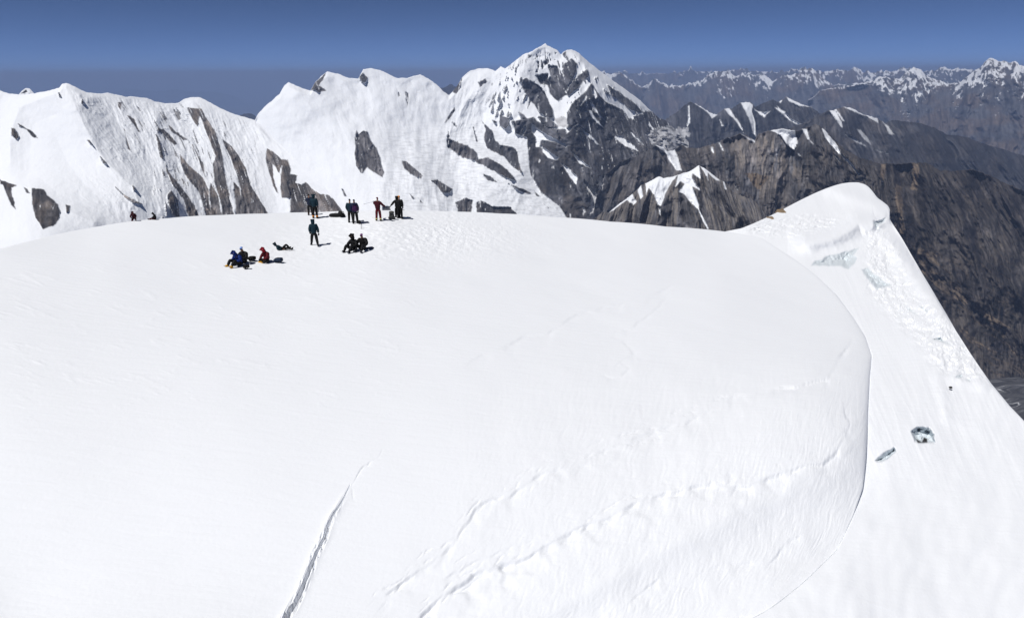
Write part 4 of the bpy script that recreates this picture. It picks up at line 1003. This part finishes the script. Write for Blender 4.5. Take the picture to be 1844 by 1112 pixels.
def person(px, py, facing, pose, label, jacket, trousers, hat, boots='black', gaiter=None, gloves='black', hood=None, size=1.0,
           group=None, headtype='hood', lean=0.0, pos=None, tweak=None, hpx=None):
    """facing: degrees, 0 looks away from the lens (+Y), 90 looks to the right"""
    J = dict(POSES[pose])
    if tweak: J.update(tweak)
    e = bpy.data.objects.new('person', None); COL.objects.link(e); e.empty_display_size = 0.3
    p = pos if pos is not None else dome_at(px, py)
    if hpx:
        dep = (p - Vector(CAM)).dot(Vector((0, math.cos(PITCH), -math.sin(PITCH))))
        size = 1.05 * hpx * dep / FP / (max(J['hed'][2] + .19, J['kL'][2]) * .97); print('size', label[:30], round(size, 2))
    e.location = p - Vector((0, 0, 0.03)); e.rotation_euler = (0, math.radians(lean), -math.radians(facing)); e.scale = (size,) * 3
    tag(e, label, 'person', group)
    h, n = J['hed'], J['nek']
    hv = (Vector(h) - Vector(n)).normalized(); fw = Vector((0, 1, 0)) if pose != 'lie' else Vector((0, .8, .3))
    face = Vector(h) + fw * .10
    # the body itself: one continuous figure
    body = [[(J['pel'], (.10, .08)), (J['wst'], (.11, .09)), (J['chs'], (.13, .10)), (n, .058), (h, (.088, .10)), (tuple(Vector(h) + hv * .09), .06)],
            [(h, (.088, .10)), (tuple(Vector(h) + fw * .095 - hv * .005), .018)]]
    for s in 'LR':
        body.append([(J['chs'], (.13, .10)), (J['s' + s], .062), (J['e' + s], .045), (J['w' + s], .03)])
        body.append([(J['pel'], (.10, .08)), (J['h' + s], .06), (J['k' + s], .05), (J['a' + s], .042), (J['t' + s], .035)])
    skin_mesh('body', body, MC['skin'], e, root=J['pel'])
    b = add(J['pel'], (0, 0, -.15)) if pose in ('stand', 'walk', 'pole') else J['pel']
    jk = [[(b, (.215, .175)), (J['wst'], (.205, .17)), (J['chs'], (.225, .18)), (lerp(J['chs'], n, .75), (.12, .11))]]
    for s in 'LR':
        jk.append([(J['chs'], (.225, .18)), (J['s' + s], .115), (lerp(J['s' + s], J['e' + s], .5), .108), (J['e' + s], .098), (J['w' + s], .07)])
    j = skin_mesh('jacket', jk, MC[jacket], e, root=b)
    c = skin_mesh('collar', [[(lerp(J['chs'], n, .6), (.115, .105)), (tuple(Vector(n) + hv * .03), (.085, .085))]], MC[hood or jacket], j)
    tr = [[(J['pel'], (.175, .15)), (add(J['pel'], (0, 0, .05)), (.175, .15))]]
    for s in 'LR':
        tr.append([(J['pel'], (.175, .15)), (J['h' + s], .13), (lerp(J['h' + s], J['k' + s], .5), .118), (J['k' + s], .10), (lerp(J['k' + s], J['a' + s], .55), .09), (lerp(J['k' + s], J['a' + s], .9), .072)])
    skin_mesh('trousers', tr, MC[trousers], e, root=J['pel'])
    for s in 'LR':
        a, t, k = J['a' + s], J['t' + s], J['k' + s]
        heel = tuple(Vector(a) + (Vector(a) - Vector(t)).normalized() * .06 + (Vector(a) - Vector(k)).normalized() * .03)
        bo = skin_mesh('boot', [[(lerp(k, a, .72), .078), (a, .078), (t, (.058, .05))], [(a, .078), (heel, .05)]], MC[boots], e, root=a)
        dv = (Vector(t) - Vector(heel)); dv.normalize(); dn = (Vector(a) - Vector(k)).normalized()
        # crampon: frame and points under the sole
        bm = bmesh.new()
        lat = dv.cross(dn).normalized()
        for q in range(5):
            for sg in (-1, 1):
                c0 = Vector(heel) + dv * (.0 + q * .065) + lat * sg * .04 + dn * .03
                vs = [bm.verts.new(c0 + lat * x + dv * y) for x, y in ((-.008, -.012), (.008, -.012), (.008, .012), (-.008, .012))]
                tip = bm.verts.new(c0 + dn * .045)
                for i in range(4): bm.faces.new((vs[i], vs[(i + 1) % 4], tip))
                bm.faces.new(vs[::-1])
        cm = bpy.data.meshes.new('crampon'); bm.to_mesh(cm); bm.free(); cm.materials.append(MC['metal'])
        co = bpy.data.objects.new('crampon', cm); COL.objects.link(co); co.parent = bo; co['kind'] = 'stuff'
        if gaiter:
            skin_mesh('gaiter', [[(lerp(k, a, .42), .086), (lerp(k, a, .7), .088), (lerp(k, a, .98), .090)]], MC[gaiter], e)
        glove(e, J['w' + s], J['e' + s], -1 if s == 'L' else 1, MC[gloves])
    # headgear
    hb = Vector(h) + hv * .03 - fw * .03
    if headtype == 'hood':
        skin_mesh('hood', [[(tuple(Vector(n) - fw * .03), (.105, .10)), (tuple(hb), (.132, .128)), (tuple(hb + hv * .055), (.085, .085))]], MC[hat], e, root=tuple(hb))
    elif headtype == 'hat':
        skin_mesh('hat', [[(tuple(hb), (.112, .116)), (tuple(hb + hv * .08), (.08, .08)), (tuple(hb + hv * .115), .03)]], MC[hat], e, root=tuple(hb))
    else:
        hl = skin_mesh('helmet', [[(tuple(hb + hv * .02), (.128, .132)), (tuple(hb + hv * .10), (.085, .09)), (tuple(hb + hv * .125), .04)]], MC[hat], e, root=tuple(hb + hv * .02))
    g = Vector(h) + fw * .088 + hv * .022
    skin_mesh('goggles', [[(tuple(g - Vector((.062, .02, 0))), .026), (tuple(g), .028), (tuple(g + Vector((.062, -.02, 0))), .026)]], MC['lens'], e)
    return e

def soft_box(bm, sx, sy, sz, c=(0, 0, 0), bulge=0.25, rot=0.0, n=4, seed=1, taper=0.0):
    """a stuffed fabric box: rounded, bellied and a little uneven"""
    r = random.Random(seed); tmp = bmesh.new(); bmesh.ops.create_cube(tmp, size=1)
    bmesh.ops.subdivide_edges(tmp, edges=tmp.edges[:], cuts=n, use_grid_fill=True)
    for v in tmp.verts:
        p = v.co * 2; q = Vector((p.x * math.sqrt(max(0, 1 - p.y * p.y / 2 - p.z * p.z / 2 + p.y * p.y * p.z * p.z / 3)),
                                  p.y * math.sqrt(max(0, 1 - p.z * p.z / 2 - p.x * p.x / 2 + p.z * p.z * p.x * p.x / 3)),
                                  p.z * math.sqrt(max(0, 1 - p.x * p.x / 2 - p.y * p.y / 2 + p.x * p.x * p.y * p.y / 3))))
        p = p.lerp(q * 1.15, 0.35 + bulge) * 0.5
        k = 1 - taper * (p.z + .5)
        p = Vector((p.x * sx * k, p.y * sy * k, p.z * sz)) * (1 + r.uniform(-.025, .025))
        v.co = Matrix.Rotation(rot, 3, 'Z') @ p + Vector(c)
    me = bpy.data.meshes.new('t'); tmp.to_mesh(me); tmp.free(); bm.from_mesh(me); bpy.data.meshes.remove(me)

def obj(name, bm, mat, parent=None, smooth=True):
    me = bpy.data.meshes.new(name); bm.to_mesh(me); bm.free(); me.materials.append(mat)
    if smooth: me.polygons.foreach_set('use_smooth', np.ones(len(me.polygons), bool))
    o = bpy.data.objects.new(name, me); COL.objects.link(o); o.parent = parent
    return o

def tube(name, pts, rad, mat, parent, seg=8):
    bm = bmesh.new(); rings = []
    for i, p in enumerate(pts):
        p = Vector(p); d = (Vector(pts[min(i + 1, len(pts) - 1)]) - Vector(pts[max(i - 1, 0)])).normalized()
        a = d.orthogonal().normalized(); b = d.cross(a); r = rad[i] if isinstance(rad, (list, tuple)) else rad
        rings.append([bm.verts.new(p + a * math.cos(t) * r + b * math.sin(t) * r) for t in [2 * math.pi * k / seg for k in range(seg)]])
    for A, B in zip(rings, rings[1:]):
        for k in range(seg): bm.faces.new((A[k], A[(k + 1) % seg], B[(k + 1) % seg], B[k]))
    bm.faces.new(rings[0][::-1]); bm.faces.new(rings[-1])
    return obj(name, bm, mat, parent)

def backpack(label, loc, rot, main, trim, size=1.0, worn=False, lid=None):
    e = bpy.data.objects.new('backpack', None); COL.objects.link(e); tag(e, label, 'backpack')
    e.location = loc; e.rotation_euler = rot; e.scale = (size,) * 3; e.empty_display_size = 0.2
    bm = bmesh.new(); soft_box(bm, .36, .26, .52, (0, 0, .27), seed=3, taper=.1); obj('main_bag', bm, MC[main], e)
    bm = bmesh.new(); soft_box(bm, .33, .27, .13, (0, .0, .56), seed=5); obj('top_lid', bm, MC[lid or main], e)
    bm = bmesh.new(); soft_box(bm, .24, .09, .26, (0, .13, .24), seed=6); obj('front_pocket', bm, MC[trim], e)
    for sg in (-1, 1):
        tube('shoulder_strap', [(.09 * sg, -.12, .5), (.11 * sg, -.20, .42), (.12 * sg, -.22, .28), (.13 * sg, -.14, .1)], .022, MC['strap'], e)
        tube('side_strap', [(.10 * sg, .13, .56), (.12 * sg, .15, .4), (.12 * sg, .15, .2), (.10 * sg, .13, .04)], .012, MC['strap'], e)
        bm = bmesh.new(); soft_box(bm, .09, .18, .2, (.19 * sg, 0, .14), seed=8); obj('side_pocket', bm, MC[trim], e)
    tube('haul_loop', [(-.04, -.12, .58), (-.02, -.15, .63), (.02, -.15, .63), (.04, -.12, .58)], .01, MC['strap'], e)
    return e


# --- standing and walking
person(568, 393.5, 8, 'stand', 'climber in a hooded teal down jacket with orange gaiters, standing with back turned', 'teal', 'black', 'teal', gaiter='orange', hpx=42)
person(559.5, 388.0, -20, 'stand', 'climber in slate blue jacket and black hat half hidden behind the orange-gaitered one', 'slate', 'coal', 'black', gaiter='brown', headtype='hat', hpx=37,
       tweak=dict(eL=(-.28, .16, 1.24), wL=(-.10, .30, 1.36)))
person(567.5, 443.0, -20, 'walk', 'climber in hooded teal jacket and black trousers walking alone across the snow', 'teal', 'black', 'teal', hpx=46)
person(632.5, 402.0, 4, 'stand', 'climber in plain teal-blue jacket standing shoulder to shoulder with the one carrying a purple pack', 'teal', 'black', 'black', headtype='hat', hpx=42)
person(640.5, 404.0, -6, 'stand', 'climber in navy jacket and black hat who wears the purple backpack', 'navy', 'black', 'black', headtype='hat', hpx=43)
person(682, 398.5, 4, 'pole', 'climber in a dark red suit with pale yellow gaiters holding out a trekking pole', 'maroon', 'red', 'red', gaiter='pale', headtype='hat', hpx=42)
person(716.5, 392.5, -12, 'stand', 'black clad climber in black hood, on the left of the two beside the grey backpack', 'coal', 'black', 'black', hpx=38, tweak=dict(eL=(-.36, .08, 1.2), wL=(-.50, .22, 1.02)))
person(720.5, 394.5, 6, 'stand', 'black clad climber wearing an orange hat beside the grey backpack', 'black', 'black', 'orange', headtype='hat', hpx=41)
# --- sitting pair in front
person(637, 451.5, 205, 'sit', 'black clad climber with black hood sitting on the snow, left of the mauve hatted one', 'black', 'black', 'black', hpx=30)
person(654, 450.0, 192, 'sit', 'black clad climber in mauve hat sitting on the snow with knees drawn up', 'black', 'black', 'mauve', headtype='hat', hpx=31, tweak=dict(eR=(-.0 + .34, .02, .42), wR=(.30, .22, .22)))
# --- left group
person(431, 478, -150, 'sit', 'climber in royal blue jacket and yellow boots sitting bent forward', 'blue', 'black', 'blue', boots='yellow', hpx=28, tweak=dict(chs=(0, .04, .52), nek=(0, .13, .66), hed=(.0, .24, .76), sL=(-.19, .06, .6), sR=(.19, .06, .6)))
person(440, 474.0, 200, 'sit', 'climber in black jacket and light blue helmet sitting behind the royal blue jacket', 'black', 'black', 'ltblue', headtype='helmet', hpx=31)
person(481, 471.5, 215, 'sitout', 'climber in crimson hooded jacket with yellow boots sitting cross-legged on the snow', 'red', 'black', 'bright', boots='yellow', hpx=27,
       tweak=dict(kL=(-.34, .30, .2), kR=(.34, .30, .2), aL=(.05, .46, .10), aR=(-.05, .40, .12), tL=(.18, .52, .10), tR=(-.18, .46, .10)))
person(509, 450.0, 75, 'lie', 'climber in teal jacket lying back on the snow with one knee raised', 'teal', 'black', 'teal', size=0.75)
# --- far left
person(242, 397.6, 160, 'squat', 'crouching climber in dark maroon suit alone on the far left crest', 'maroon', 'maroon', 'maroon', hpx=17)
person(280, 395.5, 250, 'sitout', 'climber in black jacket and dark red trousers sitting low on the far left crest', 'black', 'maroon', 'black', hpx=13)

# --- packs and gear
P_ = lambda x, y, dz=0.0: dome_at(x, y) + Vector((0, 0, dz))
pk_base = dome_at(640.5, 404.0)
backpack('purple backpack with a brown side, worn by the climber in navy', pk_base + Vector((.12, -.30, .98)), (math.radians(-4), 0, math.radians(186)), 'purple', 'purple', 0.95, lid='navy')
backpack('grey backpack standing on the snow beside the two black clad climbers', P_(705.5, 395.5, -.02), (math.radians(-8), 0, math.radians(200)), 'grey', 'grey', 1.05)
backpack('black backpack lying on its side right of the blue helmeted climber', P_(449, 469, .10), (math.radians(75), math.radians(20), math.radians(60)), 'black', 'coal', 0.72)
backpack('black backpack lying flat at the feet of the royal blue jacket', P_(438, 484.5, .12), (math.radians(85), 0, math.radians(110)), 'black', 'coal', 0.55)
backpack('dusty blue backpack lying behind the crimson hooded climber', P_(496, 472, .12), (math.radians(78), math.radians(8), math.radians(65)), 'dblue', 'dblue', 0.8)
backpack('black backpack dropped at the heels of the climbers with the purple pack', P_(646.5, 402.5, .1), (math.radians(80), 0, math.radians(20)), 'black', 'brown', 0.7)
backpack('rounded black backpack leaning at the right end of the long kit bag', P_(617.5, 390.0, .02), (math.radians(-50), 0, math.radians(170)), 'black', 'coal', 0.95)

e = bpy.data.objects.new('kit_bag', None); COL.objects.link(e); tag(e, 'long low black kit bag lying on the snow near the skyline', 'bag')
e.location = P_(606, 391.0, .10); e.rotation_euler = (0, 0, math.radians(-3)); e.empty_display_size = .2
bm = bmesh.new(); soft_box(bm, 1.0, .34, .26, (0, 0, .04), seed=12, n=6); obj('bag_body', bm, MC['black'], e)
for k in (-.25, .1, .38):
    tube('strap', [(k, -.18, .0), (k, -.15, .13), (k, 0, .19), (k, .15, .13), (k, .18, .0)], .015, MC['strap'], e)
tube('handle', [(-.12, 0, .17), (-.08, 0, .24), (.08, 0, .24), (.12, 0, .17)], .012, MC['strap'], e)

# sitting mat under the mauve hatted climber
mp_ = P_(665, 447, .02)
e = bpy.data.objects.new('sitting_mat', None); COL.objects.link(e); tag(e, 'dark blue folded foam mat on the snow behind the sitting black clad pair', 'mat'); e.location = mp_; e.rotation_euler = (0, 0, math.radians(25))
bm = bmesh.new(); soft_box(bm, .55, .38, .03, (0, 0, 0), seed=21, bulge=-.2); obj('lower_fold', bm, MC['dblue'], e)
bm = bmesh.new(); soft_box(bm, .5, .36, .03, (.02, .01, .035), seed=22, bulge=-.2, rot=.1); obj('upper_fold', bm, MC['navy'], e)

def trek_pole(label, a, b):
    e = bpy.data.objects.new('trekking_pole', None); COL.objects.link(e); tag(e, label, 'trekking pole'); e.location = a; e.empty_display_size = .2
    d = Vector(b) - Vector(a); L = d.length; e.rotation_mode = 'QUATERNION'; e.rotation_quaternion = d.to_track_quat('Z', 'Y')
    tube('shaft', [(0, 0, .03), (0, 0, L * .55), (0, 0, L - .13)], [.007, .009, .011], MC['metal'], e)
    tube('grip', [(0, 0, L - .14), (0, 0, L - .07), (0, 0, L)], [.015, .019, .021], MC['black'], e)
    tube('basket', [(0, 0, .10), (0, 0, .105)], .045, MC['black'], e, 12)
    tube('tip', [(0, 0, 0), (0, 0, .035)], [.002, .006], MC['metal'], e)
    tube('wrist_loop', [(0, .015, L - .03), (.03, .04, L - .12), (.0, .05, L - .2), (-.02, .03, L - .1)], .006, MC['strap'], e)
rp = dome_at(682, 398.5)
trek_pole('trekking pole held out level to the left by the climber in the dark red suit', rp + Vector((-1.15, .42, 1.16)), rp + Vector((-.24, .55, 1.37)))
# ice axe standing in the snow
ax = P_(650.5, 413.0, -.05)
e = bpy.data.objects.new('ice_axe', None); COL.objects.link(e); tag(e, 'ice axe planted upright in the snow between the standing and the sitting pairs', 'ice axe'); e.location = ax
e.rotation_euler = (math.radians(4), math.radians(3), math.radians(20)); e.empty_display_size = .2
tube('shaft', [(0, 0, 0), (0, 0, .3), (0, 0, .62)], .017, MC['navy'], e)
tube('pick', [(0, 0, .62), (.08, 0, .63), (.16, 0, .60), (.2, 0, .56)], [.016, .014, .009, .003], MC['metal'], e)
tube('adze', [(0, 0, .62), (-.06, 0, .625), (-.09, 0, .61)], [.016, .012, .02], MC['metal'], e)
tube('leash', [(0, 0, .56), (.07, -.02, .3), (.14, -.03, .06), (.24, -.05, .07)], .006, MC['strap'], e)

# --- loose bits of the place: bare rocks at the saddle and a stone on the far slope
def boulder(label, p, s, mat, seed, name='rock'):
    r = random.Random(seed); bm = bmesh.new(); bmesh.ops.create_icosphere(bm, subdivisions=3, radius=1)
    pts = np.array([v.co[:] for v in bm.verts])
    d = 1 + 0.75 * fbm(pts[:, 0] * 1.3 + seed, pts[:, 1] * 1.3 + pts[:, 2], 4, seed, .6)
    for v, k in zip(bm.verts, d): v.co = Vector((v.co.x * s[0], v.co.y * s[1], v.co.z * s[2])) * k
    o = obj(name, bm, mat, None, smooth=False); o.location = Vector(p); tag(o, label, 'rock'); return o
mrock, rn, rl, rb = nodes_mat('ochre_rock')
g = rn.new('ShaderNodeTexNoise'); g.inputs['Scale'].default_value = 2.2; g.inputs['Detail'].default_value = 8
rc = rn.new('ShaderNodeValToRGB'); rc.color_ramp.elements[0].color = (0.07, 0.05, 0.04, 1); rc.color_ramp.elements[1].color = (0.42, 0.31, 0.19, 1)
tc = rn.new('ShaderNodeTexCoord'); rl.new(tc.outputs['Object'], g.inputs['Vector']); rl.new(g.outputs[0], rc.inputs[0]); rl.new(rc.outputs[0], rb.inputs['Base Color']); rb.inputs['Roughness'].default_value = .9
mdark = bpy.data.materials['ochre_rock'].copy(); mdark.name = 'dark_rock'
for nd in mdark.node_tree.nodes:
    if nd.type == 'VALTORGB': nd.color_ramp.elements[0].color = (0.01, 0.01, 0.01, 1); nd.color_ramp.elements[1].color = (0.05, 0.05, 0.05, 1)
boulder('larger ochre rock showing through the snow at the left foot of the cornice', slope.at(1406, 383.5) + ray(1406, 383.5) * .6, (.55, .5, .42), mrock, 3)
boulder('smaller ochre rock at the snow edge, lower left of the larger one', slope.at(1386, 394.5) + ray(1386, 394) * .4, (.42, .4, .24), mrock, 5)
boulder('small dark stone lying alone on the steep right hand snow slope', slope.at(1712, 697) - ray(1712, 697) * .3, (.08, .07, .05), mdark, 8, 'stone')
